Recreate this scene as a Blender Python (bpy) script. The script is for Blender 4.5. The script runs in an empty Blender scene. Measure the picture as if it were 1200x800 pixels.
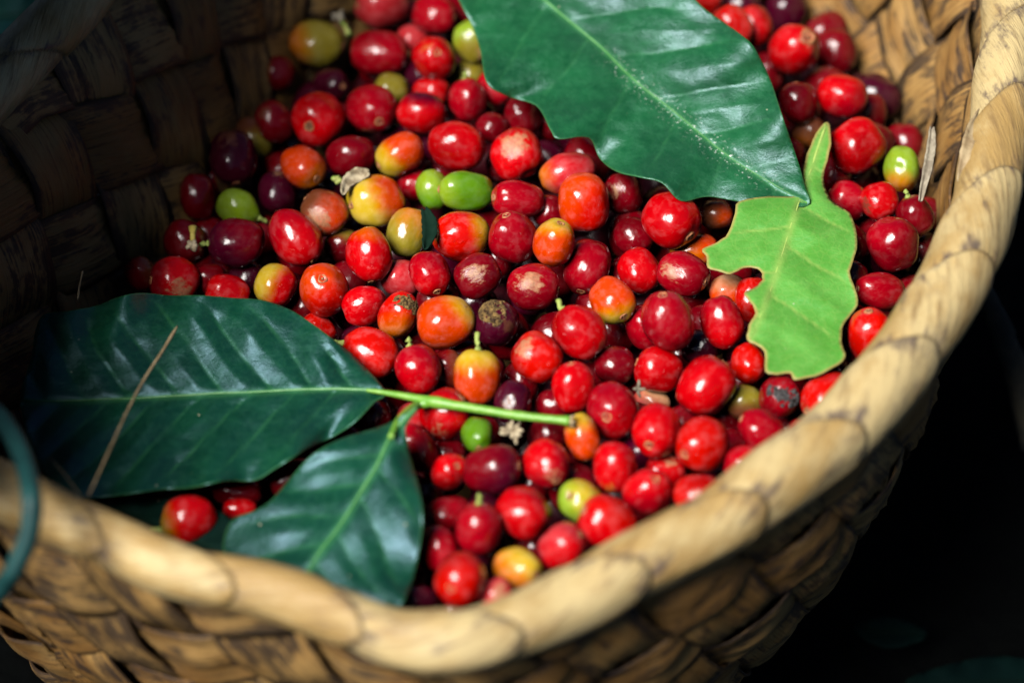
import bpy, bmesh, math, random
import numpy as np
from mathutils import Vector, Matrix, noise as mnoise
from mathutils.geometry import delaunay_2d_cdt

random.seed(7)
rng = np.random.default_rng(7)
SC = bpy.context.scene
COL = SC.collection
R = math.radians

# ------------------------------------------------------------------ camera
ELEV, DIST, LENS = R(47), 0.75, 97.0
TARGET = Vector((0, 0, -0.030))
CAM = TARGET + DIST * Vector((0, -math.cos(ELEV), math.sin(ELEV)))
FWD = (TARGET - CAM).normalized()
RIGHT = Vector((1, 0, 0))
UP = RIGHT.cross(FWD).normalized()
cd = bpy.data.cameras.new('camera'); cam = bpy.data.objects.new('camera', cd); COL.objects.link(cam)
cam.location = CAM
cam.rotation_euler = FWD.to_track_quat('-Z', 'Y').to_euler()
cd.lens = LENS; cd.sensor_width = 36; cd.clip_start = 0.01; cd.clip_end = 100
cd.dof.use_dof = True; cd.dof.focus_distance = 0.772; cd.dof.aperture_fstop = 6.0
SC.camera = cam

# ------------------------------------------------------------------ sky, sun, exposure
SUN_DIR = Vector((-0.42, -0.39, 0.82)).normalized()
w = bpy.data.worlds.new('World'); SC.world = w; w.use_nodes = True
nt = w.node_tree; bg = nt.nodes['Background']
sky = nt.nodes.new('ShaderNodeTexSky'); sky.sky_type = 'NISHITA'; sky.sun_disc = False; sky.air_density = 0.4; sky.dust_density = 0.0; sky.ozone_density = 1.5; sky.altitude = 2500
sky.sun_elevation = math.asin(SUN_DIR.z); sky.sun_rotation = math.atan2(SUN_DIR.x, SUN_DIR.y)
nt.links.new(sky.outputs[0], bg.inputs[0]); bg.inputs[1].default_value = 0.05
sd = bpy.data.lights.new('sun', 'SUN'); sun = bpy.data.objects.new('sun', sd); COL.objects.link(sun)
sd.energy = 5.0; sd.angle = R(30); sd.color = (1, 0.97, 0.92)
sun.rotation_euler = (-SUN_DIR).to_track_quat('-Z', 'Y').to_euler()
SC.view_settings.view_transform = 'Standard'; SC.view_settings.look = 'None'
SC.view_settings.exposure = 0.80; SC.view_settings.gamma = 1.0
SC.cycles.max_bounces = 5; SC.cycles.diffuse_bounces = 0; SC.cycles.glossy_bounces = 2

# ------------------------------------------------------------------ photo <-> place
K = 36.0 / 1200 / LENS
def ray(px, py):
    return (FWD + RIGHT * ((px - 600) * K) + UP * ((400 - py) * K))     # unit depth along FWD
def at_z(px, py, z):
    d = ray(px, py); t = (z - CAM.z) / d.z
    return CAM + d * t
def at_depth(px, py, t):
    return CAM + ray(px, py) * t
def pile_z(px, py):
    return -0.032 + 3.5e-5 * (py - 350) + 4.5e-5 * (min(px, 600) - 600)
def to_px(p):
    q = Vector(p) - CAM; t = q.dot(FWD)
    return (600 + q.dot(RIGHT) / t / K, 400 - q.dot(UP) / t / K)

# ------------------------------------------------------------------ helpers
def link(o, parent=None):
    COL.objects.link(o)
    if parent is not None: o.parent = parent
    return o
def mesh_obj(name, verts, faces, mats, parent=None, smooth=True, mat_idx=None):
    me = bpy.data.meshes.new(name); me.from_pydata([tuple(v) for v in verts], [], [tuple(f) for f in faces])
    for m in (mats if isinstance(mats, (list, tuple)) else [mats]): me.materials.append(m)
    if smooth: me.polygons.foreach_set('use_smooth', [True] * len(me.polygons))
    if mat_idx is not None: me.polygons.foreach_set('material_index', mat_idx)
    me.update()
    return link(bpy.data.objects.new(name, me), parent)
def set_attr(me, name, vals):
    a = me.attributes.new(name, 'FLOAT', 'POINT'); a.data.foreach_set('value', np.asarray(vals, dtype=np.float32))
def set_vec(me, name, vals):
    a = me.attributes.new(name, 'FLOAT_VECTOR', 'POINT'); a.data.foreach_set('vector', np.asarray(vals, dtype=np.float32).ravel())
def tag(o, label=None, cat=None, group=None, kind=None):
    if label: o['label'] = label
    if cat: o['category'] = cat
    if group: o['group'] = group
    if kind: o['kind'] = kind
    return o
def empty(name, loc):
    o = bpy.data.objects.new(name, None); o.location = loc; o.empty_display_size = 0.01
    return link(o)
def catmull(pts, n, closed=False):
    P = [np.array(p, float) for p in pts]; out = []
    m = len(P); segs = m if closed else m - 1
    for i in range(segs):
        if closed: p0, p1, p2, p3 = P[i - 1], P[i], P[(i + 1) % m], P[(i + 2) % m]
        else: p0, p1, p2, p3 = P[max(i - 1, 0)], P[i], P[i + 1], P[min(i + 2, m - 1)]
        for k in range(n):
            t = k / n
            out.append(0.5 * ((2 * p1) + (p2 - p0) * t + (2 * p0 - 5 * p1 + 4 * p2 - p3) * t * t + (3 * p1 - p0 - 3 * p2 + p3) * t ** 3))
    if not closed: out.append(P[-1])
    return np.array(out)
def tube(path, radii, seg=10, cap=True, jitter=0.0):
    path = [Vector(p) for p in path]; V = []; F = []
    n = len(path); up = Vector((0.13, 0.21, 1)).normalized()
    for i, p in enumerate(path):
        t = (path[min(i + 1, n - 1)] - path[max(i - 1, 0)]).normalized()
        a = t.cross(up).normalized() if abs(t.dot(up)) < 0.98 else t.cross(Vector((1, 0, 0))).normalized()
        b = t.cross(a); r = radii[i] if hasattr(radii, '__len__') else radii
        for k in range(seg):
            an = 2 * math.pi * k / seg
            rr = r * (1 + jitter * mnoise.noise(p * 400 + Vector((k * 1.7, 0, 0))))
            V.append(p + (a * math.cos(an) + b * math.sin(an)) * rr)
    for i in range(n - 1):
        for k in range(seg):
            F.append((i * seg + k, i * seg + (k + 1) % seg, (i + 1) * seg + (k + 1) % seg, (i + 1) * seg + k))
    if cap:
        F.append(tuple(range(seg))[::-1]); F.append(tuple((n - 1) * seg + k for k in range(seg)))
    return V, F

# ------------------------------------------------------------------ materials
class NB:
    def __init__(s, name):
        s.m = bpy.data.materials.new(name); s.m.use_nodes = True; s.t = s.m.node_tree
        s.b = s.t.nodes['Principled BSDF']
    def n(s, typ, **kw):
        nd = s.t.nodes.new('ShaderNode' + typ)
        for k, v in kw.items():
            if k in ('ins',):
                for a, b in v.items(): s.put(nd, a, b)
            else: setattr(nd, k, v)
        return nd
    def put(s, nd, key, val):
        inp = nd.inputs[key]
        if isinstance(val, bpy.types.NodeSocket): s.t.links.new(val, inp)
        else: inp.default_value = val
    def math(s, op, a, b=None, clamp=False):
        nd = s.n('Math', operation=op, use_clamp=clamp); s.put(nd, 0, a)
        if b is not None: s.put(nd, 1, b)
        return nd.outputs[0]
    def mix(s, f, a, b):
        nd = s.n('Mix', data_type='RGBA'); s.put(nd, 0, f); s.put(nd, 6, a); s.put(nd, 7, b); return nd.outputs[2]
    def noise(s, vec, scale, detail=3, rough=0.55):
        nd = s.n('TexNoise'); s.put(nd, 'Scale', scale); s.put(nd, 'Detail', detail); s.put(nd, 'Roughness', rough)
        if vec is not None: s.put(nd, 'Vector', vec)
        return nd.outputs[0]
    def ramp(s, v, lo, hi, a=0.0, b=1.0):
        nd = s.n('MapRange', interpolation_type='SMOOTHSTEP'); s.put(nd, 0, v); s.put(nd, 1, lo); s.put(nd, 2, hi); s.put(nd, 3, a); s.put(nd, 4, b)
        return nd.outputs[0]
    def attr(s, name, typ='GEOMETRY'):
        return s.n('Attribute', attribute_name=name, attribute_type=typ)
    def vscale(s, v, xyz):
        nd = s.n('VectorMath', operation='MULTIPLY'); s.put(nd, 0, v); nd.inputs[1].default_value = xyz; return nd.outputs[0]
    def bump(s, h, strength, dist, normal=None):
        nd = s.n('Bump'); s.put(nd, 'Height', h); nd.inputs['Strength'].default_value = strength; nd.inputs['Distance'].default_value = dist
        if normal is not None: s.put(nd, 'Normal', normal)
        return nd.outputs[0]
    def out(s, **kw):
        for k, v in kw.items(): s.put(s.b, k.replace('_', ' '), v)
        return s.m
def c4(c): return (c[0], c[1], c[2], 1)

def cherry_material():
    b = NB('cherry_skin')
    obj = b.n('TexCoord').outputs['Object']
    A = b.attr('skin_a', 'OBJECT').outputs['Color']; B = b.attr('skin_b', 'OBJECT').outputs['Color']
    bd = b.attr('blush_dir', 'OBJECT').outputs['Vector']; bt = b.attr('blush_at', 'OBJECT').outputs['Fac']
    sd_ = b.attr('scar_dir', 'OBJECT').outputs['Vector']; ss = b.attr('scar_size', 'OBJECT').outputs['Fac']
    sc = b.attr('scar_tint', 'OBJECT').outputs['Color']
    rnd = b.n('ObjectInfo').outputs['Random']
    off = b.n('CombineXYZ'); b.put(off, 0, b.math('MULTIPLY', rnd, 37.0)); b.put(off, 1, b.math('MULTIPLY', rnd, 91.0))
    pv = b.n('VectorMath', operation='ADD'); b.put(pv, 0, obj); b.put(pv, 1, off.outputs[0]); pv = pv.outputs[0]
    # colour sweep from one end to the other
    d = b.n('VectorMath', operation='DOT_PRODUCT'); b.put(d, 0, obj); b.put(d, 1, bd)
    nz = b.noise(pv, 1.6, 4)
    t = b.math('ADD', d.outputs['Value'], b.math('MULTIPLY', b.math('SUBTRACT', nz, 0.5), 0.5))
    t = b.math('SUBTRACT', t, bt)
    f = b.ramp(t, -0.45, 0.45)
    col = b.mix(f, A, B)
    # mottling: darker and lighter patches of the skin itself
    n2 = b.noise(pv, 2.6, 5, 0.6)
    hs = b.n('HueSaturation'); b.put(hs, 'Color', col); b.put(hs, 'Value', b.ramp(n2, 0.28, 0.75, 0.90, 1.04)); b.put(hs, 'Saturation', b.ramp(n2, 0.3, 0.8, 1.05, 0.92))
    col = hs.outputs[0]
    # fine streaks along the fruit
    n4 = b.noise(b.vscale(pv, (7, 7, 1.6)), 2.0, 3)
    col = b.mix(b.ramp(n4, 0.56, 0.8, 0.0, 0.08), col, b.mix(0.5, B, (0.4, 0.10, 0.02, 1)))
    # freckles
    vor = b.n('TexVoronoi'); b.put(vor, 'Vector', pv); b.put(vor, 'Scale', 5.5)
    fr = b.ramp(vor.outputs['Distance'], 0.03, 0.075, 1, 0)
    gate = b.ramp(b.noise(pv, 1.1, 1), 0.5, 0.62)
    col = b.mix(b.math('MULTIPLY', b.math('MULTIPLY', fr, gate), 0.16), col, (0.42, 0.22, 0.10, 1))
    vor2 = b.n('TexVoronoi'); b.put(vor2, 'Vector', pv); b.put(vor2, 'Scale', 3.1)
    ds = b.math('MULTIPLY', b.ramp(vor2.outputs['Distance'], 0.03, 0.07, 1, 0), b.ramp(b.noise(pv, 1.7, 1), 0.55, 0.64))
    col = b.mix(b.math('MULTIPLY', ds, 0.85), col, (0.03, 0.012, 0.01, 1))
    # peeled / corky scar
    dist = b.n('VectorMath', operation='DISTANCE'); b.put(dist, 0, obj); b.put(dist, 1, sd_)
    n3 = b.noise(b.vscale(pv, (1, 1, 0.55)), 3.4, 6, 0.72)
    e = b.math('ADD', dist.outputs['Value'], b.math('MULTIPLY', b.math('SUBTRACT', n3, 0.5), 2.1))
    sf = b.ramp(b.math('SUBTRACT', e, ss), -0.24, 0.10, 1, 0)
    scc = b.mix(b.ramp(b.noise(pv, 12, 4, 0.7), 0.35, 0.65), sc, b.mix(0.55, sc, (0.05, 0.02, 0.012, 1)))
    col = b.mix(b.math('MULTIPLY', sf, b.ramp(b.noise(pv, 6, 4, 0.7), 0.3, 0.55, 0.35, 0.8)), col, scc)
    h = b.math('ADD', b.math('MULTIPLY', b.noise(pv, 2.2, 2), 1.0), b.math('MULTIPLY', b.noise(pv, 16, 3), 0.05))
    h = b.math('ADD', h, b.math('MULTIPLY', b.math('MULTIPLY', sf, b.noise(pv, 10, 4, 0.7)), 0.5))
    nm = b.bump(h, 0.17, 0.0014)
    rough = b.math('ADD', b.ramp(b.noise(pv, 3.5, 3), 0.3, 0.7, 0.15, 0.25), b.math('MULTIPLY', sf, 0.25))
    return b.out(Base_Color=col, Roughness=rough, Normal=nm, Specular_IOR_Level=0.46, Coat_Weight=0.0)

def leaf_material(name, dark, mid, vein, rough=0.34, spec=0.6, specks=False, transl=0.0, bloom=0.0, rim_c=None, vmix=0.32, stint=(0.5, 0.78, 1.0)):
    b = NB(name)
    p = b.attr('lp').outputs['Vector']            # leaf's own flat coordinates in cm
    v = b.attr('vein').outputs['Fac']; mr = b.attr('rib').outputs['Fac']; ed = b.attr('edge').outputs['Fac']
    n1 = b.noise(p, 0.55, 4); n2 = b.noise(p, 3.2, 5, 0.65); n3 = b.noise(p, 14, 3)
    col = b.mix(b.ramp(b.math('ADD', n1, b.math('MULTIPLY', b.math('SUBTRACT', n2, 0.5), 0.5)), 0.3, 0.72), c4(dark), c4(mid))
    col = b.mix(b.math('MULTIPLY', b.ramp(n3, 0.55, 0.75), 0.25), col, c4([x * 0.5 for x in dark]))
    col = b.mix(b.math('MULTIPLY', v, vmix), col, c4(vein))
    col = b.mix(b.math('MULTIPLY', mr, 0.7), col, c4(vein))
    col = b.mix(b.math('MULTIPLY', b.ramp(ed, 0.0, 0.11 if rim_c else 0.06, 1, 0), 0.75 if rim_c else 0.5), col, c4(rim_c) if rim_c else (vein[0] * 1.2, vein[1] * 0.9, vein[2] * 0.8, 1))
    # small brown and pale flecks
    vo = b.n('TexVoronoi'); b.put(vo, 'Vector', p); b.put(vo, 'Scale', 1.5)
    fl = b.math('MULTIPLY', b.ramp(vo.outputs['Distance'], 0.03, 0.06, 1, 0), b.ramp(b.noise(p, 0.9, 1), 0.52, 0.6))
    col = b.mix(b.math('MULTIPLY', fl, 0.8), col, (0.45, 0.42, 0.3, 1))
    if specks:
        m = b.attr('speck').outputs['Fac']
        sp = b.math('MULTIPLY', b.ramp(b.noise(p, 9, 5, 0.75), 0.58, 0.63), m)
        col = b.mix(sp, col, (0.72, 0.74, 0.70, 1))
    # fine net of small veins
    wp = b.n('VectorMath', operation='ADD'); b.put(wp, 0, p); nw = b.n('TexNoise'); b.put(nw, 'Vector', p); b.put(nw, 'Scale', 3.0); b.put(wp, 1, b.vscale(nw.outputs['Color'], (0.25, 0.25, 0)))
    net = b.n('TexVoronoi', feature='DISTANCE_TO_EDGE'); b.put(net, 'Vector', wp.outputs[0]); b.put(net, 'Scale', 3.6)
    nv_ = b.ramp(net.outputs['Distance'], 0.0, 0.09, 1, 0)
    col = b.mix(b.math('MULTIPLY', nv_, vmix * 0.22), col, c4(vein))
    col = b.mix(b.math('MULTIPLY', b.ramp(b.noise(p, 1.3, 5, 0.7), 0.60, 0.72), 0.22), col, c4([mid[0] * 1.8 + 0.008, mid[1] * 1.15, mid[2] * 0.8]))
    h = b.math('ADD', b.math('MULTIPLY', n2, 0.7), b.math('MULTIPLY', b.noise(p, 11, 4, 0.6), 0.35))
    h = b.math('SUBTRACT', h, b.math('MULTIPLY', nv_, 0.04))
    h = b.math('ADD', h, b.math('MULTIPLY', b.noise(b.vscale(p, (1, 1, 1)), 38, 2), 0.12))
    nm = b.bump(h, 0.34, 0.0013)
    rg = b.ramp(n2, 0.25, 0.75, rough + 0.02, rough + 0.20)
    b.out(Base_Color=col, Roughness=rg, Normal=nm, Specular_IOR_Level=spec, Specular_Tint=c4(stint))  # specular tinted blue in place of the sky's reflection
    if bloom:
        b.out(Coat_Weight=bloom, Coat_Roughness=0.42)
    if transl:
        tr = b.n('BsdfTranslucent'); b.put(tr, 'Color', b.mix(0.4, col, (0.25, 0.5, 0.05, 1)))
        mx = b.n('MixShader'); mx.inputs[0].default_value = transl
        b.t.links.new(b.b.outputs[0], mx.inputs[1]); b.t.links.new(tr.outputs[0], mx.inputs[2])
        b.t.links.new(mx.outputs[0], b.t.nodes['Material Output'].inputs[0])
    return b.m

def straw_material(name, pale, ochre, dark, stain, rough=0.55, grain=26.0, stain_lo=0.52, spec=0.35, edge=0.7, smear=0.16, fibw=0.45, soft=0.16):
    b = NB(name)
    g = b.attr('grain').outputs['Vector']          # along strip, across strip (cm), strip number
    fib = b.noise(b.vscale(g, (0.55, grain / 2, 5.3)), 1.0, 5, 0.62)
    fine = b.noise(b.vscale(g, (1.6, grain * 2, 5.3)), 1.0, 3)
    blot = b.noise(b.vscale(g, (0.55, 0.75, 3.7)), 1.0, 5, 0.62)
    per = b.n('TexWhiteNoise', noise_dimensions='1D'); sx = b.n('SeparateXYZ'); b.put(sx, 0, g); b.put(per, 1, sx.outputs[2])
    tint = per.outputs[0]
    col = b.mix(b.ramp(b.math('ADD', blot, b.math('MULTIPLY', b.math('SUBTRACT', tint, 0.5), 0.35)), 0.33, 0.66), c4(ochre), c4(pale))
    col = b.mix(b.ramp(fib, 0.50, 0.74, 0, 0.75), col, c4(dark))
    col = b.mix(b.ramp(fine, 0.55, 0.8, 0, 0.45), col, c4([x * 0.7 for x in dark]))
    st = b.noise(b.vscale(g, (0.8, 1.7, 9.1)), 1.0, 6, 0.7)
    stn = b.math('ADD', st, b.math('MULTIPLY', b.math('SUBTRACT', fib, 0.5), fibw))
    stn = b.math('ADD', stn, b.math('MULTIPLY', b.math('SUBTRACT', tint, 0.5), 0.10))
    cr = b.attr('crease').outputs['Fac']
    stn = b.math('ADD', stn, b.math('MULTIPLY', b.attr('smear').outputs['Fac'], smear))
    col = b.mix(b.ramp(stn, stain_lo, stain_lo + soft, 0, 0.85), col, c4(stain))
    col = b.mix(b.math('MULTIPLY', b.math('MULTIPLY', b.math('POWER', cr, 1.6), b.ramp(blot, 0.36, 0.58, 0.35, 1.0)), edge), col, c4([0.35 * x for x in dark]))
    h = b.math('ADD', b.math('MULTIPLY', fib, 0.8), b.math('MULTIPLY', fine, 0.3))
    nm = b.bump(h, 0.75, 0.0010)
    return b.out(Base_Color=col, Roughness=b.ramp(fib, 0.3, 0.7, rough - 0.08, rough + 0.15), Normal=nm, Specular_IOR_Level=spec)

def plain_material(name, c1, c2, scale=400, rough=0.6, spec=0.3, bump=0.3, dist=0.0005):
    b = NB(name); o = b.n('TexCoord').outputs['Object']
    n1 = b.noise(o, scale, 4, 0.6)
    return b.out(Base_Color=b.mix(b.ramp(n1, 0.35, 0.65), c4(c1), c4(c2)), Roughness=rough, Specular_IOR_Level=spec,
                 Normal=b.bump(b.noise(o, scale * 2, 4), bump, dist))

M_CHERRY = cherry_material()
M_WALL = straw_material('palm_strip', (0.37, 0.215, 0.068), (0.25, 0.120, 0.028), (0.08, 0.034, 0.009), (0.018, 0.014, 0.014), stain_lo=0.475, edge=0.9)
M_RIM = straw_material('rim_wrap', (0.45, 0.345, 0.165), (0.31, 0.195, 0.065), (0.15, 0.09, 0.034), (0.060, 0.043, 0.046), rough=0.46, grain=9, stain_lo=0.55, smear=0.12, edge=0.42, fibw=0.16, soft=0.22)
M_LEAF = leaf_material('coffee_leaf_dark', (0.002, 0.050, 0.014), (0.004, 0.085, 0.022), (0.03, 0.16, 0.05), specks=True, spec=1.0, rough=0.33, stint=(0.66, 0.86, 1.0), bloom=0.0)
M_LEAF_B = leaf_material('coffee_leaf_sprig', (0.001, 0.026, 0.014), (0.002, 0.046, 0.020), (0.03, 0.15, 0.045), spec=0.9, rough=0.31, bloom=0.0)
M_LEAF_L = leaf_material('pale_green_leaf', (0.075, 0.27, 0.030), (0.115, 0.345, 0.055), (0.24, 0.38, 0.08), rough=0.40, spec=0.42, transl=0.12, vmix=0.75, rim_c=(0.42, 0.25, 0.09))
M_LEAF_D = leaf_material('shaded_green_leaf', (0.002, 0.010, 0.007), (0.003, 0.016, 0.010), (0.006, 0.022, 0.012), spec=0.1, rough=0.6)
M_STEM = plain_material('green_stem', (0.10, 0.27, 0.02), (0.17, 0.34, 0.045), 300, 0.4, 0.5)
M_RIB = plain_material('leaf_midrib', (0.05, 0.19, 0.05), (0.09, 0.26, 0.085), 300, 0.4, 0.5)
M_STALK = plain_material('cherry_stalk', (0.20, 0.30, 0.05), (0.34, 0.36, 0.10), 500, 0.5)
M_DRY = plain_material('dry_husk', (0.46, 0.38, 0.25), (0.20, 0.15, 0.09), 500, 0.8, 0.2, 0.6)
M_PALE = plain_material('bleached_straw', (0.30, 0.26, 0.19), (0.17, 0.14, 0.10), 300, 0.7)
M_RING = plain_material('navel_ring', (0.40, 0.17, 0.07), (0.24, 0.07, 0.035), 3, 0.55)
M_PIT = plain_material('navel_pit', (0.035, 0.014, 0.010), (0.09, 0.035, 0.018), 4, 0.8)
M_MOULD = plain_material('grey_mould', (0.20, 0.19, 0.19), (0.015, 0.014, 0.014), 9, 0.95, 0.1, 1.0, 0.002)
M_CRUST = plain_material('brown_crust', (0.26, 0.16, 0.05), (0.05, 0.025, 0.012), 5, 0.7, 0.3, 0.9, 0.002)
M_TWIG = plain_material('dry_twig', (0.36, 0.27, 0.15), (0.22, 0.15, 0.075), 250, 0.75)
M_CORD = plain_material('teal_cord', (0.004, 0.028, 0.028), (0.007, 0.045, 0.043), 120, 0.55)
M_BARK = plain_material('old_stick', (0.035, 0.030, 0.018), (0.012, 0.012, 0.009), 120, 0.9)
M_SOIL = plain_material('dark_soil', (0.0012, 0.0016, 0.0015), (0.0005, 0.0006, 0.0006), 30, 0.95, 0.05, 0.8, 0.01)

# ------------------------------------------------------------------ ground
gz = -0.19
gv, gf = [], []
xs = np.concatenate([-np.geomspace(40, 0.45, 10), np.linspace(-0.4, 0.4, 41), np.geomspace(0.45, 40, 10)])
for y in xs:
    for x in xs:
        near = max(abs(x), abs(y)) < 0.45
        gv.append((x, y, gz + (0.010 * mnoise.noise(Vector((x * 9, y * 9, 1))) if near else -0.004)))
n = len(xs)
for i in range(n - 1):
    for j in range(n - 1): gf.append((i * n + j, i * n + j + 1, (i + 1) * n + j + 1, (i + 1) * n + j))
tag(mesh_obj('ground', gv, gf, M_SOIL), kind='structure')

# ------------------------------------------------------------------ basket
RIM_PX = [(0, 575), (100, 619), (200, 666), (300, 687), (400, 719), (470, 750), (540, 752), (610, 729), (680, 697), (735, 667), (800, 634), (860, 598),
          (920, 555), (985, 505), (1032, 455), (1077, 395), (1112, 340), (1143, 275), (1160, 213), (1175, 130), (1184, 60), (1186, -10), (1165, -95), (1110, -170),
          (1010, -250), (870, -305), (700, -325), (520, -300), (350, -235), (220, -150), (130, -55), (85, 5), (40, 52), (-5, 98), (-85, 185), (-140, 275), (-172, 380), (-150, 470), (-80, 545)]
rim0 = np.array([tuple(at_z(x, y, 0.0)) for x, y in RIM_PX])
rc = catmull(rim0, 24, True)
seg = np.linalg.norm(np.roll(rc, -1, 0) - rc, axis=1); cum = np.concatenate([[0], np.cumsum(seg)]); LEN = cum[-1]
MU = 960
us = np.linspace(0, LEN, MU, endpoint=False)
rcc = np.vstack([rc, rc[:1]])
RIM = np.stack([np.interp(us, cum, rcc[:, k]) for k in range(3)], 1)
ker = np.ones(9) / 9
RIM = np.stack([np.convolve(np.concatenate([RIM[-4:, k], RIM[:, k], RIM[:4, k]]), ker, 'valid') for k in range(3)], 1)
CEN = RIM.mean(0)
TAN = np.roll(RIM, -1, 0) - np.roll(RIM, 1, 0); TAN /= np.linalg.norm(TAN, axis=1)[:, None]
OUTW = np.stack([TAN[:, 1], -TAN[:, 0], 0 * TAN[:, 0]], 1)
OUTW *= np.sign(((RIM - CEN) * OUTW).sum(1))[:, None]
rad = RIM - CEN; rad /= np.linalg.norm(rad, axis=1)[:, None]
AIN = np.clip(0.025 + 0.020 * rad[:, 1] - 0.017 * rad[:, 0] - 0.026 * np.exp(-((rad[:, 0] + 0.72) ** 2 + (rad[:, 1] + 0.69) ** 2) / 0.25) - 0.006 * np.exp(-((rad[:, 0] - 0.65) ** 2 + (rad[:, 1] + 0.75) ** 2) / 0.35), -0.009, 0.034)
DEPTH = 0.185
def wall(u, d):
    """point of the wall: u in metres along the rim, d below the rim (arrays)"""
    x = (np.asarray(u) % LEN) / LEN * MU; i = np.floor(x).astype(int) % MU; f = (x - np.floor(x))[..., None]; j = (i + 1) % MU
    p = RIM[i] * (1 - f) + RIM[j] * f; r_ = rad[i] * (1 - f) + rad[j] * f; a = AIN[i] * (1 - f[..., 0]) + AIN[j] * f[..., 0]
    inw = a * (1 - np.exp(-d / 0.03)) + 0.04 * d + 1.75 * d * d
    q = p - r_ * inw[..., None]; q[..., 2] -= d
    return q
def wall_n(u, d):
    e = 5e-4
    a = wall(u + e, d) - wall(u - e, d); b = wall(u, d + e) - wall(u, d - e)
    nn = np.cross(a, b); nn /= np.linalg.norm(nn, axis=-1)[..., None]
    c = wall(u, d) - CEN; c[..., 2] = 0
    s = np.sign((nn * c).sum(-1)); s[s == 0] = 1
    return nn * s[..., None]

basket = empty('woven_basket', (CEN[0], CEN[1], gz))
tag(basket, 'round palm strip basket with a thick wrapped rim, holding the cherries', 'basket')
def child_local(o, parent):
    o.parent = parent; o.matrix_parent_inverse = Matrix.Translation(-Vector(parent.location))

NW = 36                                  # upright strips
SPC = LEN / NW                           # spacing
NROW = 7
HEL = 12                                  # the cross strips climb this many rows in one turn
SLANT = 0.62                             # the upright strips lean
AMP = 0.0027
def strip_mesh(path_u, path_d, cross_u, cross_d, phase, width, flip, V, F, G, C, num, wob):
    """a strip along (u,d) with the across direction (cu,cd); goes over and under"""
    nl = len(path_u); NA = 13
    base = len(V)
    ws = np.linspace(-0.5, 0.5, NA)
    along = np.concatenate([[0], np.cumsum(np.hypot(np.diff(path_u), np.diff(path_d)))])
    for k, wv in enumerate(ws):
        wl = width * (1 + 0.05 * np.sin(along * 130 + wob * 9)) * wv
        u = path_u + cross_u * wl; d = np.clip(path_d + cross_d * wl, 0.0, DEPTH)
        S = wall(u, d); Nn = wall_n(u, d)
        over = np.cos(math.pi * phase) * flip
        lift = AMP * np.sign(over) * np.abs(over) ** 0.7
        cup = 1 - 0.22 * (2 * wv) ** 2
        tilt = 0.0007 * math.sin(wob * 20) * 2 * wv
        rgh = 0.0003 * np.sin(along * 300 + wob * 50 + wv * 5)
        off = lift * cup + tilt + rgh + 0.00035 * np.cos(wv * 34 + wob * 30) + 0.0003 * np.cos(wv * 13 + wob * 70)
        P = S + Nn * off[:, None]
        for q in range(nl):
            V.append(P[q]); G.append((along[q] * 100, wl[q] * 100 if hasattr(wl, '__len__') else wl * 100, num)); C.append(min(1.0, (abs(wv) * 2) ** 6) * 0.8)
    for k in range(NA - 1):
        for q in range(nl - 1):
            F.append((base + k * nl + q, base + k * nl + q + 1, base + (k + 1) * nl + q + 1, base + (k + 1) * nl + q))
V, F, G, C = [], [], [], []
ROWH = DEPTH / NROW
for i in range(NW):
    t = np.linspace(0, NROW + 0.2, NROW * 12)
    d = np.clip(t * ROWH, 0, DEPTH); wob = random.random()
    u = i * SPC + SLANT * d * (1 if True else 0) + 0.0008 * np.sin(t * 1.3 + wob * 6)
    # crossing phase with the cross strips: row j sits at d = (j - HEL*u/LEN)*ROWH
    ph = d / ROWH + HEL * u / LEN + i
    cu, cdv = 1.0, -SLANT * 0.5
    ll = math.hypot(cu, cdv)
    strip_mesh(u, d, cu / ll, cdv / ll, ph, SPC * random.uniform(0.86, 0.97) * 0.93, 1, V, F, G, C, i + 0.37, wob)
for j in range(0, NROW + HEL + 1):
    # d = (j - HEL*u/LEN)*ROWH, clipped to the wall
    u0 = max(0.0, (j - NROW - 0.3) * LEN / HEL); u1 = min(LEN, (j + 0.3) * LEN / HEL)
    if u1 - u0 < SPC: continue
    nseg = int((u1 - u0) / SPC * 12) + 2
    u = np.linspace(u0, u1, nseg); d = (j - HEL * u / LEN) * ROWH; wob = random.random()
    d = d + 0.0006 * np.sin(u * 60 + wob * 9)
    ph = (u - SLANT * d) / SPC + j + 1
    sl = HEL * ROWH / LEN; ll = math.hypot(1, sl)
    strip_mesh(u, np.clip(d, 0, DEPTH), sl / ll, 1 / ll, ph, ROWH * random.uniform(0.88, 0.97), 1, V, F, G, C, 100.13 + j, wob)
wo = mesh_obj('woven_wall', V, F, M_WALL)
set_vec(wo.data, 'grain', G); set_attr(wo.data, 'crease', C); set_attr(wo.data, 'smear', C)
md = wo.modifiers.new('thickness', 'SOLIDIFY'); md.thickness = 0.0007; md.offset = 0
child_local(wo, basket)
# no lining behind the weave
# base
bv, bf, bg_, = [], [], []
ring = wall(us[::8], np.full(MU // 8, DEPTH - 0.002)); nb = len(ring); cb = ring.mean(0)
for k in range(8):
    f = 1 - k / 7.5
    for p in ring:
        q = cb + (p - cb) * f; bv.append(q); bg_.append((q[0] * 100, q[1] * 100, 3))
for k in range(7):
    for q in range(nb): bf.append((k * nb + q, k * nb + (q + 1) % nb, (k + 1) * nb + (q + 1) % nb, (k + 1) * nb + q))
bf.append(tuple(7 * nb + q for q in range(nb)))
bo = mesh_obj('base', bv, bf, M_WALL); set_vec(bo.data, 'grain', bg_); set_attr(bo.data, 'crease', [0] * len(bv)); set_attr(bo.data, 'smear', [0] * len(bv)); child_local(bo, basket)
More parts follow.
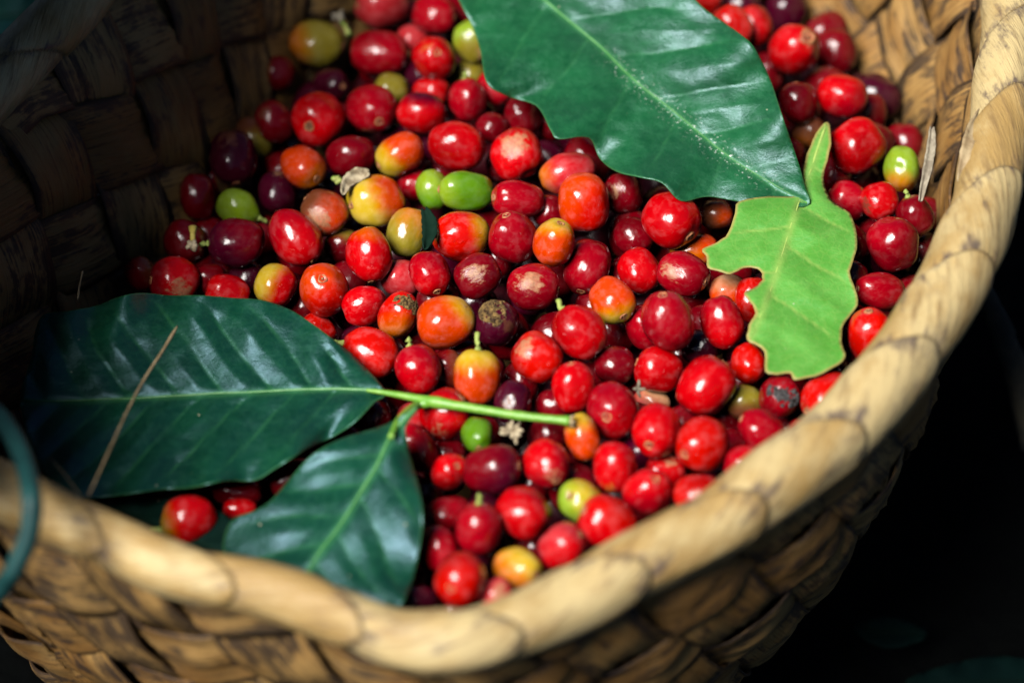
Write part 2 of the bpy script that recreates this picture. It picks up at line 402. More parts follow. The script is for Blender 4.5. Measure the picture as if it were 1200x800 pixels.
# rim: a roll wrapped by overlapping turns of strip
NT = round(LEN / 0.034); SEG = 72; MR = 2600
V, F, G, C = [], [], [], []
SM = []
thk = [random.uniform(0.7, 1.3) for _ in range(NT + 1)]
for a in range(MR):
    x = a / MR * MU; i = int(x); f = x - i; j = (i + 1) % MU
    p = RIM[i] * (1 - f) + RIM[j] * f; o = OUTW[i] * (1 - f) + OUTW[j] * f; tn = TAN[i]
    s = a / MR * LEN; fl_ = math.exp(-((rad[i, 0] + 0.40) ** 2 + (rad[i, 1] + 0.92) ** 2) / 0.42)
    wobz = 0.0009 * mnoise.noise(Vector((p[0] * 30, p[1] * 30, 3)))
    for k in range(SEG):
        an = 2 * math.pi * k / SEG
        ph = s / LEN * NT + 0.9 * (1 - math.cos(an - 0.6)) * 0.5 * 0.8 + 0.0
        cell = int(math.floor(ph)); fr = ph - cell
        fr2 = fr
        e = min(fr, 1 - fr)
        bulge = 0.00035 * thk[cell % NT] * (0.35 + 0.65 * fr) * math.sin(math.pi * min(1, fr * 1.02)) ** 0.6
        crease = math.exp(-(e / 0.045) ** 2)
        step = 0.0008 * (fr - 0.5) * thk[cell % NT]
        step *= min(1.0, (1 - fr) / 0.03)
        r = 0.0089 * (1 - 0.25 * fl_) + bulge + step - 0.00025 * crease + wobz
        r *= 1 + 0.07 * mnoise.noise(Vector((p[0] * 60, p[1] * 60, an))) + 0.05 * mnoise.noise(Vector((p[0] * 25, p[1] * 25, 7 + an * 0.5)))
        pos = p + o * (math.cos(an) * r * 1.0) + np.array([0, 0, math.sin(an) * r * 1.02 + wobz])
        V.append(pos)
        # the strip's own run: mostly along the rim, slanting round it
        g1 = s * 100 * 0.9 + an * 0.85 * 0.55; g2 = an * 0.85 - s * 100 * 0.42
        G.append((g1, g2, cell % NT + 300.5)); C.append(math.exp(-(min(fr, (1 - fr)) / 0.026) ** 2)); SM.append(math.exp(-(min(fr, (1 - fr) * 0.7) / 0.17) ** 2))
for a in range(MR):
    b2 = (a + 1) % MR
    for k in range(SEG):
        F.append((a * SEG + k, b2 * SEG + k, b2 * SEG + (k + 1) % SEG, a * SEG + (k + 1) % SEG))
ro = mesh_obj('rim', V, F, M_RIM); set_vec(ro.data, 'grain', G); set_attr(ro.data, 'crease', C); set_attr(ro.data, 'smear', SM); child_local(ro, basket)

# ------------------------------------------------------------------ leaves
def inside(poly, x, y):
    c = False; n = len(poly); j = n - 1
    for i in range(n):
        xi, yi = poly[i]; xj, yj = poly[j]
        if (yi > y) != (yj > y) and x < (xj - xi) * (y - yi) / (yj - yi + 1e-12) + xi: c = not c
        j = i
    return c
def seg_dist(P, A, B):
    AB = B - A; t = np.clip(((P - A) @ AB) / (AB @ AB), 0, 1); q = A + t[:, None] * AB
    return np.linalg.norm(P - q, axis=1), t
LEAF_PLANES = []
def make_leaf(name, outline, rib, h0, mat, parent=None, fold=(0.25, 0.25), tilt=(0, 0), veins=7, vslope=0.75, quilt=0.0010, wave=0.0015, wave_n=5,
              spacing=0.0010, ragged=0.0, rib_r=0.0007, speck=None, lift=None, smooth_n=5, droop=0.0, rib_mat=None, cover=True, zfun=None, groove=0.0004):
    """outline and midrib traced on the photo, laid on a surface just above the pile, then folded along the midrib and quilted between its veins"""
    px = catmull(outline, smooth_n, True)
    cx, cy = np.mean([p[0] for p in outline]), np.mean([p[1] for p in outline])
    def base_z(x, y):
        if zfun: return zfun(x, y)
        return pile_z(cx, cy) + 0.6 * (pile_z(x, y) - pile_z(cx, cy)) + h0 + tilt[0] * (x - cx) + tilt[1] * (y - cy)
    if cover: LEAF_PLANES.append(([tuple(p) for p in px], base_z))
    W = np.array([tuple(at_z(x, y, base_z(x, y))) for x, y in px])
    rb = catmull(rib, 10); RB = np.array([tuple(at_z(x, y, base_z(x, y))) for x, y in rb])
    if ragged:
        for k in range(len(W)):
            W[k, :2] += ragged * np.array([mnoise.noise(Vector((k * 0.9, 0, 5))), mnoise.noise(Vector((k * 0.9, 7, 5)))])
    poly = [tuple(p[:2]) for p in W]
    # resample the outline finely
    fine = []
    for k in range(len(poly)):
        a = np.array(poly[k]); b = np.array(poly[(k + 1) % len(poly)]); m = max(1, int(np.linalg.norm(b - a) / spacing))
        for q in range(m): fine.append(tuple(a + (b - a) * q / m))
    x0, y0 = np.min(poly, 0); x1, y1 = np.max(poly, 0)
    pts = []
    row = 0; yy = y0
    while yy < y1:
        xx = x0 + (0.5 * spacing if row % 2 else 0)
        xsr = []
        for k in range(len(poly)):
            xa, ya = poly[k]; xb, yb = poly[(k + 1) % len(poly)]
            if (ya > yy) != (yb > yy): xsr.append(xa + (xb - xa) * (yy - ya) / (yb - ya))
        xsr.sort()
        for q in range(0, len(xsr) - 1, 2):
            xx = x0 + math.ceil((xsr[q] + 0.5 * spacing - x0) / spacing) * spacing + (0.5 * spacing if row % 2 else 0)
            while xx < xsr[q + 1] - 0.45 * spacing:
                pts.append((xx, yy)); xx += spacing
        yy += spacing * 0.87; row += 1
    nf = len(fine)
    allp = [Vector(p) for p in fine + pts]
    res = delaunay_2d_cdt(allp, [(k, (k + 1) % nf) for k in range(nf)], [list(range(nf))], 1, 1e-7)
    P2 = np.array([tuple(v) for v in res[0]]); faces = [tuple(f) for f in res[2]]
    # distance to the midrib, place along it, side
    A2 = RB[:, :2]; bestd = np.full(len(P2), 9.0); bests = np.zeros(len(P2)); side = np.zeros(len(P2))
    sl = np.concatenate([[0], np.cumsum(np.linalg.norm(np.diff(A2, axis=0), axis=1))]); LR = sl[-1]
    for k in range(len(A2) - 1):
        dd, t = seg_dist(P2, A2[k], A2[k + 1]); m = dd < bestd
        bestd[m] = dd[m]; bests[m] = sl[k] + t[m] * (sl[k + 1] - sl[k])
        tv = A2[k + 1] - A2[k]; cr = tv[0] * (P2[:, 1] - A2[k][1]) - tv[1] * (P2[:, 0] - A2[k][0]); side[m] = np.sign(cr[m])
    # distance to the outline
    PO = np.array(poly); ed = np.full(len(P2), 9.0)
    for k in range(len(PO)):
        dd, _ = seg_dist(P2, PO[k], PO[(k + 1) % len(PO)]); ed = np.minimum(ed, dd)
    # carrier surface height: plane fit of the outline heights
    Am = np.c_[W[:, 0], W[:, 1], np.ones(len(W))]; co, *_ = np.linalg.lstsq(Am, W[:, 2], rcond=None)
    Z = P2 @ co[:2] + co[2]
    s = bests / LR; half = bestd / (bestd + ed + 1e-6)
    fo = np.where(side > 0, fold[0], fold[1])
    prof = bestd * (1 - 0.35 * half)                      # sides curve over towards the edge
    Z = Z + fo * prof - droop * (s ** 2)
    q = (s * veins - vslope * bestd / (LR / veins)) + np.where(side > 0, 0.0, 0.45)
    q = q + np.array([0.32 * mnoise.noise(Vector((s[k] * veins * 0.55, side[k] * 5, 9))) + 0.06 * mnoise.noise(Vector((P2[k][0] * 90, P2[k][1] * 90, 4))) for k in range(len(P2))])
    fq = np.abs(q - np.round(q))
    qn = np.array([0.45 + 0.9 * (0.5 + mnoise.noise(Vector((P2[k][0] * 40, P2[k][1] * 40, 17)))) for k in range(len(P2))])
    env = np.clip(half / 0.12, 0, 1) * np.clip((1 - half) / 0.25, 0, 1)
    Z = Z + quilt * qn * env * ((fq * 2) ** 0.75 - 0.6)
    wave = wave * np.clip((1 - s) / 0.22, 0, 1) * np.clip(s / 0.1, 0, 1)
    Z = Z + wave * half ** 2 * np.sin(s * wave_n * 2 * math.pi + np.where(side > 0, 0.7, 2.3)) + wave * 0.6 * half ** 3 * np.sin(s * wave_n * 5.3 + 1)
    Z = Z + np.array([0.0010 * mnoise.noise(Vector((p[0] * 55, p[1] * 55, 2))) + 0.0004 * mnoise.noise(Vector((p[0] * 160, p[1] * 160, 8))) for p in P2])
    ribm = np.exp(-(bestd / 0.0011) ** 2); Z = Z - groove * ribm
    Z = Z + 0 * s
    if lift: Z = Z + lift(s, half, side)
    fqm = fq * (LR / veins); vw = np.exp(-(fqm / 0.00045) ** 2) * np.clip((0.97 - half) / 0.2, 0, 1)
    z0 = P2 @ co[:2] + co[2]; ca = np.array(CAM); r0 = np.c_[P2, z0] - ca; P3 = ca + r0 * ((Z - ca[2]) / r0[:, 2])[:, None]
    o = mesh_obj(name, P3, faces, mat, None)
    me = o.data
    set_vec(me, 'lp', np.c_[P2 * 100, np.zeros(len(P2))]); set_attr(me, 'vein', vw); set_attr(me, 'rib', ribm); set_attr(me, 'edge', ed * 100)
    set_attr(me, 'speck', np.zeros(len(P2)) if speck is None else speck(s, bestd, side))
    sm = me.polygons
    for f in list(sm)[:1]:
        pass
    o.modifiers.new('thickness', 'SOLIDIFY').thickness = 0.00035
    # the midrib as its own raised cord on the leaf
    zr = []
    for p in RB:
        dd = np.linalg.norm(P2 - p[:2], axis=1); k = np.argsort(dd)[:3]; zr.append(P3[k].mean(0) + np.array([0, 0, 0.0002 if groove else -0.00025]))
    path = np.array(zr)
    for _ in range(6): path[1:-1] = 0.25 * path[:-2] + 0.5 * path[1:-1] + 0.25 * path[2:]
    V, F = tube(path, [rib_r * (1.0 - 0.75 * k / len(path)) for k in range(len(path))], 8)
    rbo = mesh_obj('midrib', V, F, rib_mat or M_RIB, o)
    if parent is not None: child_local(o, parent)
    return o, path

BIG = [(537, 0), (553, 30), (563, 60), (570, 95), (592, 110), (628, 121), (645, 150), (655, 161), (690, 160), (703, 185), (722, 200), (750, 207), (776, 214), (798, 236), (830, 231), (870, 238),
       (905, 240), (946, 243), (942, 215), (930, 175), (916, 135), (902, 92), (884, 56), (868, 40), (846, 24), (818, 2), (775, -50), (695, -112), (600, -150), (500, -155), (503, -95), (520, -40)]
big, big_rib = make_leaf('coffee_leaf', BIG, [(502, -150), (565, -75), (640, 0), (702, 52), (742, 92), (800, 140), (862, 190), (945, 242)], 0.0185, M_LEAF, fold=(0.60, 0.08), tilt=(0, -4e-5),
                veins=9, vslope=0.55, quilt=0.0017, wave=0.0030, wave_n=6, rib_r=0.0005,
                speck=lambda s, d, sd: np.exp(-(d / 0.0032) ** 2) * np.clip((s - 0.5) / 0.15, 0, 1) * np.clip((0.97 - s) / 0.1, 0, 1))
tag(big, 'large dark green coffee leaf lying from the back wall over the cherries', 'leaf')

CHEW = [(968, 143), (973, 150), (972, 178), (965, 208), (974, 234), (995, 249), (1003, 268), (1004, 292), (996, 318), (1002, 338), (1005, 358), (990, 378), (986, 400), (991, 418), (977, 430), (955, 440), (931, 444),
        (926, 436), (910, 438), (897, 434), (896, 411), (884, 402), (876, 397), (878, 380), (886, 366), (878, 352), (872, 343), (884, 337), (893, 328), (891, 317), (880, 313), (868, 315), (856, 321), (842, 317), (829, 313), (828, 300),
        (823, 292), (840, 284), (854, 272), (861, 250), (866, 236), (900, 230), (938, 228), (940, 205), (946, 180), (957, 155)]
chew, _ = make_leaf('chewed_leaf', CHEW, [(968, 145), (955, 185), (940, 225), (928, 262), (908, 325), (892, 368), (879, 396)], 0.0105, M_LEAF_L, fold=(-0.10, 0.05), veins=5, vslope=0.5, quilt=0.0013, wave=0.0014, wave_n=2,
                ragged=0.00035, smooth_n=3, rib_r=0.00045, groove=0.0, rib_mat=plain_material('pale_midrib', (0.36, 0.48, 0.12), (0.28, 0.42, 0.09), 300, 0.5))
tag(chew, 'light green insect chewed leaf with a bitten hole, under the large leaf tip', 'leaf')

sprig = empty('leaf_sprig', at_z(490, 470, -0.022))
tag(sprig, 'sprig with two dark glossy coffee leaves joined on one green stem', 'leaf sprig')
LEFT = [(452, 459), (430, 432), (412, 414), (392, 399), (368, 381), (340, 363), (308, 352), (272, 349), (235, 346), (200, 346), (165, 343), (138, 348), (112, 358), (80, 364), (52, 368), (42, 385), (36, 420), (24, 465),
        (32, 510), (55, 560), (90, 582), (130, 581), (160, 577), (190, 573), (222, 571), (262, 563), (298, 562), (322, 548), (352, 530), (385, 514), (415, 494), (438, 471)]
l1, rib1 = make_leaf('leaf', LEFT, [(452, 459), (400, 456), (330, 458), (250, 462), (170, 466), (100, 470), (26, 470)], 0.0125, M_LEAF_B, sprig, fold=(0.10, 0.26), veins=8, vslope=0.62, quilt=0.0019, wave=0.0028, wave_n=5, rib_r=0.00045)
LOW = [(489, 478), (462, 493), (438, 502), (405, 512), (382, 522), (362, 536), (346, 553), (330, 572), (316, 587), (298, 598), (276, 606), (264, 622), (262, 650), (285, 690), (330, 735), (385, 762), (430, 745), (466, 712), (481, 688), (491, 645), (495, 605), (492, 575), (485, 548), (478, 520), (474, 500)]
l2, rib2 = make_leaf('leaf', LOW, [(488, 478), (462, 506), (440, 548), (405, 606), (368, 658), (330, 735)], 0.013, M_LEAF_B, sprig, fold=(0.08, -0.42), tilt=(0, -7e-5), veins=7, vslope=0.6, quilt=0.0009, wave=0.0026, wave_n=3, rib_r=0.0005)
def lift_path(pts, h):
    return [at_z(x, y, pile_z(x, y) + hh) for (x, y), hh in zip(pts, h if hasattr(h, '__len__') else [h] * len(pts))]
za = rib1[0][2]; zb = rib2[0][2]
pts = catmull([(430, 457), (452, 460), (480, 465), (510, 471), (560, 479), (610, 487), (668, 493)], 8)
zs = np.interp(pts[:, 0], [430, 480, 560, 668], [za + 0.0003, za + 0.002, za + 0.0045, za + 0.007])
V, F = tube([at_z(x, y, z) for (x, y), z in zip(pts, zs)], np.interp(pts[:, 0], [430, 460, 490, 512, 530, 560, 600, 608, 616, 655, 668], [0.0005, 0.0008, 0.0011, 0.0017, 0.0013, 0.00115, 0.00115, 0.00135, 0.0011, 0.0011, 0.0014]), 12, jitter=0.04)
st = mesh_obj('stem', V, F, M_STEM); child_local(st, sprig)
pts = catmull([(458, 512), (466, 495), (478, 482), (492, 474), (512, 470)], 8)
zs = np.interp(pts[:, 0], [458, 490, 512], [zb + 0.0004, za + 0.0015, za + 0.003])
V, F = tube([at_z(x, y, z) for (x, y), z in zip(pts, zs)], np.linspace(0.0008, 0.0014, len(pts)), 12)
pe = mesh_obj('petiole', V, F, M_STEM); child_local(pe, sprig)
tip = at_z(667, 493, za + 0.007)
V, F = [], []
for k in range(5):
    a = k * 1.256; d = Vector((0.4, math.cos(a) * 0.8, math.sin(a) * 0.8)).normalized()
    v2, f2 = tube([tip - d * 0.0006, tip + d * 0.0011, tip + d * 0.0019 + Vector((0.0006, 0, 0))], [0.0007, 0.0006, 0.0002], 6)
    F += [tuple(x + len(V) for x in f) for f in f2]; V += v2
nb_ = mesh_obj('broken_tip', V, F, M_TWIG); child_local(nb_, sprig)

UNDER = [(95, 575), (150, 584), (190, 582), (240, 590), (285, 620), (300, 660), (250, 690), (180, 670), (120, 640)]
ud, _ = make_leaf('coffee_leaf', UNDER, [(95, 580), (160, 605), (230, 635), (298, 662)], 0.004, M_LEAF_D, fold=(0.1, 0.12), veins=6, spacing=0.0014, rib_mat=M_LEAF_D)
tag(ud, 'dark shaded leaf tucked beneath the sprig beside the front left rim', 'leaf')

# ------------------------------------------------------------------ cherries
COLS = dict(R=(0.41, 0.002, 0.004), S=(0.46, 0.007, 0.005), C=(0.27, 0.0016, 0.007), D=(0.14, 0.0014, 0.005), P=(0.045, 0.002, 0.010), O=(0.50, 0.040, 0.007), T=(0.46, 0.13, 0.016),
            Y=(0.46, 0.31, 0.030), V=(0.21, 0.165, 0.020), G=(0.085, 0.20, 0.010), L=(0.18, 0.27, 0.018), B=(0.12, 0.035, 0.015), K=(0.46, 0.24, 0.12), M=(0.46, 0.03, 0.035))
WORDS = dict(R='bright red', S='vivid red', C='crimson', D='dark red', P='dark purple', O='orange red', T='orange', Y='yellow', V='olive', G='green', L='lime green', B='brown', K='tan', M='pinkish red')
# px, py, long, short, angle (deg, picture, y down), layer, colour, options
#  n: navel offset  s: stalk offset  c: scar (dx, dy, size, tint)  b: second colour, bd: where it lies (dx, dy), bt: threshold, w: words for the label
CH = [
 (371, 51, 66, 56, 8, 0, 'V', dict(b='T', bd=(-1, 0.1), bt=0.5, w='plump olive')),
 (325, 86, 42, 41, 0, 0.3, 'D', dict(s=(-19, -3), b='V', bd=(-1, 0), bt=0.75, w='small dark red')),
 (389, 100, 44, 34, 10, 1, 'P', dict(n=(14, 2))),
 (374, 140, 67, 59, 80, 0, 'R', dict(n=(-10, 11))),
 (322, 143, 52, 46, 60, 0.5, 'D', dict(c=(-12, -8, 0.35, 'B'), w='wrinkled brownish red')),
 (273, 184, 68, 54, 80, 0, 'P', dict(c=(-4, -24, 0.4, 'B'), w='big glossy dark purple')),
 (297, 163, 54, 46, 60, 0.9, 'B', dict(b='V', bd=(0.5, 0.8), bt=0.1)),
 (355, 195, 56, 49, 28, 0.1, 'O', dict(b='T', bd=(0.7, 0.7), bt=0.7, n=(18, 14))),
 (412, 183, 60, 50, -15, 0.2, 'D', dict()),
 (232, 231, 57, 44, 82, 0.1, 'D', dict()),
 (280, 244, 56, 44, 10, 0.4, 'L', dict(s=(28, 14), w='bell shaped lime green')),
 (325, 226, 52, 44, 82, 0.4, 'P', dict(c=(6, -22, 0.35, 'K'), w='nearly black')),
 (380, 249, 57, 54, 40, 0.2, 'O', dict(b='B', bd=(-0.5, -0.5), bt=0.2, c=(-4, 12, 0.55, 'K'), w='blemished orange')),
 (345, 278, 77, 58, 48, -0.2, 'C', dict(b='R', bd=(0.5, 0.5), bt=-0.1, n=(25, 29), w='long crimson')),
 (277, 284, 66, 58, 5, -0.1, 'P', dict(b='D', bd=(0.5, -0.3), bt=0.2, s=(-32, 1), w='stalked purple')),
 (217, 283, 50, 48, 20, 0.3, 'D', dict(c=(22, 0, 0.3, 'K'))),
 (165, 320, 42, 38, 70, 0.5, 'D', dict(b='B', bd=(0.8, -0.3), bt=0.4)),
 (205, 329, 59, 54, 0, 0.1, 'R', dict(b='D', bd=(-1, 0), bt=0.3, c=(11, 12, 0.45, 'K'), w='tan blotched red')),
 (245, 327, 40, 36, 0, 1, 'D', dict()),
 (267, 343, 54, 42, 12, 0.3, 'R', dict()),
 (289, 325, 44, 40, 0, 1.1, 'P', dict()),
 (323, 334, 53, 49, -60, 0.1, 'Y', dict(b='R', bd=(0.9, 0.4), bt=0.05, w='yellow flecked red')),
 (380, 339, 66, 55, 82, -0.1, 'O', dict(b='S', bd=(0.3, 0.8), bt=0.2, n=(0, -12))),
 (373, 387, 46, 40, 30, 0.5, 'S', dict()),
 (427, 358, 53, 46, -20, 0.1, 'R', dict()),
 (449, 8, 66, 56, 0, 0.2, 'M', dict()),
 (509, 18, 54, 46, 10, 0.3, 'C', dict()),
 (445, 62, 71, 51, 4, 0, 'C', dict(w='broad crimson')),
 (509, 68, 54, 50, 0, 0, 'R', dict(n=(4, -4), c=(-8, -12, 0.25, 'T'))),
 (484, 48, 42, 40, 0, 0.9, 'M', dict()),
 (555, 49, 52, 46, 70, 0.5, 'V', dict(b='L', bd=(-0.3, -0.8), bt=0.3, c=(14, 14, 0.4, 'K'), w='yellowish olive')),
 (547, 88, 44, 36, 0, 0.9, 'V', dict()),
 (548, 118, 52, 46, 80, 0.2, 'C', dict(b='D', bd=(0.8, 0.3), bt=0.2, s=(-3, -27), w='stalked crimson')),
 (580, 103, 48, 38, 38, 0.7, 'C', dict()),
 (613, 136, 50, 44, 80, 0.8, 'D', dict()),
 (646, 142, 46, 40, 60, 1.1, 'D', dict()),
 (436, 128, 64, 53, 78, 0, 'C', dict(n=(10, 17), c=(-6, 27, 0.25, 'K'))),
 (459, 106, 42, 40, 0, 1, 'V', dict()),
 (494, 133, 59, 50, 0, 0.2, 'R', dict(b='P', bd=(0.2, -1), bt=0.55, w='split topped red')),
 (505, 107, 44, 34, 0, 0.9, 'R', dict()),
 (577, 150, 40, 36, 0, 1, 'D', dict()),
 (536, 172, 70, 59, 12, -0.1, 'R', dict(w='big smooth red')),
 (469, 181, 60, 51, -28, 0, 'O', dict(b='Y', bd=(-0.8, 0.6), bt=0.45, w='orange yellow tipped')),
 (605, 181, 62, 60, 60, 0, 'R', dict(c=(-1, -12, 0.55, 'K'), w='pale peeled red')),
 (665, 203, 67, 50, -18, 0.2, 'M', dict(b='T', bd=(-1, 0.2), bt=0.8, w='pinkish yellow tipped')),
 (487, 217, 44, 40, 0, 0.9, 'C', dict()),
 (441, 236, 68, 58, 8, 0, 'Y', dict(b='O', bd=(0.9, -0.35), bt=0.25, n=(-30, 4), w='yellow orange')),
 (546, 224, 67, 46, 3, 0, 'G', dict(b='L', bd=(-1, 0.2), bt=0.5, w='bright green')),
 (507, 223, 48, 42, 80, 0.6, 'L', dict(b='G', bd=(0, 1), bt=0.3, w='pale green')),
 (478, 273, 60, 46, 105, 0.1, 'V', dict(b='T', bd=(0.2, -0.5), bt=0.35, w='olive orange')),
 (540, 277, 67, 60, 5, 0, 'S', dict(b='Y', bd=(1, -0.2), bt=0.82, w='yellow ended red')),
 (607, 234, 64, 45, 4, 0.1, 'C', dict()),
 (601, 278, 64, 57, 70, 0.1, 'C', dict(n=(-8, -26))),
 (684, 238, 72, 61, 82, -0.2, 'O', dict(b='S', bd=(0.5, 0.5), bt=0.1, s=None, w='tall orange red')),
 (649, 284, 57, 52, 70, -0.2, 'O', dict(b='Y', bd=(0.1, -1), bt=0.6, n=(8, -22), w='yellow topped orange')),
 (646, 248, 44, 40, 0, 1, 'D', dict()),
 (432, 299, 66, 55, 82, 0, 'R', dict(b='T', bd=(0.1, -1), bt=0.9)),
 (402, 288, 46, 44, 0, 0.9, 'D', dict(b='V', bd=(0.3, -0.8), bt=0.6)),
 (504, 321, 55, 49, 80, 0, 'C', dict(b='R', bd=(0, 0.5), bt=0.1, n=(9, 22))),
 (560, 323, 57, 50, -28, 0.1, 'D', dict(c=(-4, -3, 0.42, 'K'), w='scarred dark red')),
 (625, 336, 62, 56, 10, 0, 'D', dict(b='C', bd=(0, -1), bt=0.2, c=(-6, -7, 0.5, 'K'), w='pale patched dark red')),
 (470, 326, 48, 44, 0, 0.9, 'M', dict()),
 (467, 369, 60, 48, 75, 0.1, 'S', dict(b='T', bd=(0, 0.5), bt=0.35, cap='M', cp=(10, -18), w='brown capped red')),
 (522, 378, 69, 65, 0, -0.2, 'O', dict(b='Y', bd=(0.8, -0.6), bt=0.8, c=(22, -26, 0.3, 'K'), w='big orange red')),
 (582, 378, 58, 48, 70, 0.3, 'P', dict(cap='C', cp=(-4, -16), c=(16, 4, 0.3, 'B'), w='rotten brown crusted')),
 (688, 312, 68, 57, 105, 0.1, 'C', dict()),
 (730, 226, 50, 45, 80, 0.5, 'D', dict(c=(-12, 0, 0.35, 'K'))),
 (787, 257, 68, 66, 80, -0.1, 'R', dict(n=(22, 22), w='big glossy red')),
 (743, 277, 48, 46, 60, 1, 'D', dict()),
 (749, 317, 57, 47, 62, 0.2, 'R', dict()),
 (800, 321, 63, 50, 20, 0.1, 'D', dict(b='C', bd=(-0.6, -0.4), bt=0.1, c=(-17, -4, 0.3, 'K'))),
 (717, 352, 59, 51, 80, -0.1, 'O', dict(b='Y', bd=(0.3, 1), bt=0.55, n=(14, 20), w='orange red yellow based')),
 (783, 375, 74, 64, 80, -0.1, 'C', dict(n=(-8, -30), w='big dark crimson')),
 (756, 384, 56, 48, 70, 0.5, 'C', dict()),
 (813, 292, 58, 42, 0, 0.8, 'O', dict(b='T', bd=(-0.5, 0.5), bt=0.2)),
 (840, 251, 40, 38, 0, 0.8, 'B', dict(b='O', bd=(0.5, 0), bt=0.3)),
 (853, 341, 44, 42, 0, 0.8, 'O', dict(b='K', bd=(0, -0.6), bt=0.3)),
 (846, 377, 65, 50, 72, 0, 'C', dict(b='R', bd=(0, 0.6), bt=0.1, c=(-6, -30, 0.25, 'T'))),
 (884, 352, 56, 46, 80, 0.8, 'S', dict()),
 (434, 414, 68, 61, 25, 0, 'S', dict(s=(-32, -12), w='stub ended red')),
 (490, 433, 60, 56, 50, 0, 'C', dict(s=(-9, -28), b='R', bd=(0, 0.4), bt=0.2)),
 (525, 432, 46, 42, 70, 0.8, 'D', dict(b='B', bd=(0.8, 0), bt=0.3)),
 (559, 442, 67, 54, 88, -0.3, 'O', dict(b='Y', bd=(0, -1), bt=0.5, s=(1, -33), stl=2.3, w='stalked yellow topped')),
 (630, 419, 62, 60, 30, 0, 'S', dict(c=(-15, -11, 0.42, 'K'), w='pale flecked red')),
 (679, 389, 69, 60, 35, -0.1, 'R', dict(s=(-19, -26), c=(27, 13, 0.25, 'B'))),
 (672, 454, 63, 51, 85, 0, 'R', dict()),
 (720, 427, 50, 47, 0, 0.6, 'D', dict()),
 (772, 433, 57, 52, 20, 0.2, 'R', dict()),
 (717, 481, 68, 60, 85, -0.1, 'C', dict(n=(-7, 7), b='R', bd=(0.4, 0.4), bt=0.3, w='round crimson navel')),
 (763, 472, 46, 38, 20, 0.7, 'M', dict(b='K', bd=(0.3, -0.5), bt=0.2, w='pale pink split')),
 (770, 505, 66, 51, 108, 0, 'R', dict(n=(-11, 16))),
 (827, 453, 74, 68, -48, -0.1, 'R', dict(c=(17, -32, 0.22, 'T'), w='largest bright red')),
 (823, 521, 66, 64, 80, 0, 'S', dict(n=(-23, 10))),
 (877, 425, 49, 41, 80, 0, 'S', dict(c=(13, -20, 0.35, 'T'), w='small red')),
 (914, 464, 50, 49, 0, 0.2, 'C', dict(cap='M', cp=(4, -4), cps=0.78, w='grey mouldy')),
 (970, 466, 66, 59, -32, 0, 'S', dict(c=(-24, 20, 0.35, 'K'))),
 (894, 506, 65, 49, 30, 0, 'C', dict(n=(-27, -13))),
 (877, 549, 60, 55, 100, 0.1, 'R', dict(b='C', bd=(-0.6, 0.2), bt=0.2, n=(-11, -2))),
 (942, 513, 48, 42, 60, 0.2, 'R', dict()),
 (1020, 396, 73, 56, 95, 0, 'S', dict(n=(-4, -33))),
 (872, 471, 46, 44, 0, 0.8, 'V', dict(b='B', bd=(0, 1), bt=0.2, w='greenish brown')),
 (1006, 443, 40, 36, 0, 1, 'P', dict()),
 (1032, 341, 62, 43, 6, 0, 'C', dict()),
 (1047, 286, 64, 60, 70, -0.1, 'D', dict(b='C', bd=(-0.5, -0.3), bt=0.3, w='big dark red')),
 (997, 326, 42, 40, 0, 0.9, 'D', dict()),
 (993, 236, 50, 46, 30, 0.2, 'C', dict(b='D', bd=(0, 0.8), bt=0.3)),
 (1031, 236, 46, 44, 70, 0.2, 'R', dict(c=(-18, 6, 0.4, 'B'))),
 (1072, 253, 50, 45, 60, 0.2, 'D', dict(s=(-8, -22))),
 (1057, 198, 55, 44, 85, 0.1, 'L', dict(b='T', bd=(-0.2, 1), bt=0.55, w='green over orange')),
 (1005, 171, 68, 64, -40, -0.1, 'R', dict(w='big plain red')),
 (987, 113, 60, 54, 20, 0, 'R', dict(b='C', bd=(0.5, 0.6), bt=0.2)),
 (936, 121, 50, 44, 80, 0.4, 'D', dict()),
 (931, 58, 62, 58, 10, 0, 'R', dict(n=(13, -11), c=(14, -10, 0.32, 'K'), pit=1.7, w='bored open red')),
 (884, 30, 50, 44, 70, 0.4, 'R', dict()),
 (858, 32, 54, 46, 60, 0.2, 'S', dict()),
 (826, 0, 44, 36, 10, 0.4, 'S', dict()),
 (950, 156, 42, 40, 0, 0.9, 'B', dict(b='T', bd=(0, 0.5), bt=0.4)),
 (976, 206, 46, 42, 60, 0.9, 'D', dict()),
 (527, 552, 46, 43, 30, 0.2, 'R', dict(n=(9, -7))),
 (577, 550, 69, 55, 4, -0.1, 'D', dict(b='P', bd=(0.5, 0.3), bt=0.2, n=(33, -4), w='broad dark red')),
 (640, 543, 62, 52, 45, 0, 'C', dict(b='R', bd=(-0.5, -0.5), bt=0.1, n=(12, 20), c=(7, 10, 0.28, 'K'))),
 (527, 601, 54, 42, -12, 0.4, 'C', dict(c=(-20, 2, 0.35, 'K'))),
 (561, 619, 63, 58, 80, -0.1, 'C', dict(s=(0, -31), w='pale stubbed crimson')),
 (614, 600, 67, 60, 40, 0, 'R', dict(w='smooth heart shaped red')),
 (514, 643, 56, 50, 60, 0.5, 'C', dict()),
 (540, 678, 66, 57, 8, -0.1, 'S', dict(n=(-11, 7), w='navel faced red')),
 (606, 665, 61, 46, 5, 0.1, 'T', dict(b='Y', bd=(0.5, -0.5), bt=0.2, n=(24, 4), w='orange')),
 (659, 640, 57, 52, -35, 0.1, 'M', dict(b='R', bd=(0.3, 0.6), bt=0.1)),
 (582, 698, 46, 38, -60, 0.3, 'M', dict(c=(4, -8, 0.5, 'K'), w='torn pink')),
 (488, 706, 52, 44, 0, 0.9, 'P', dict()),
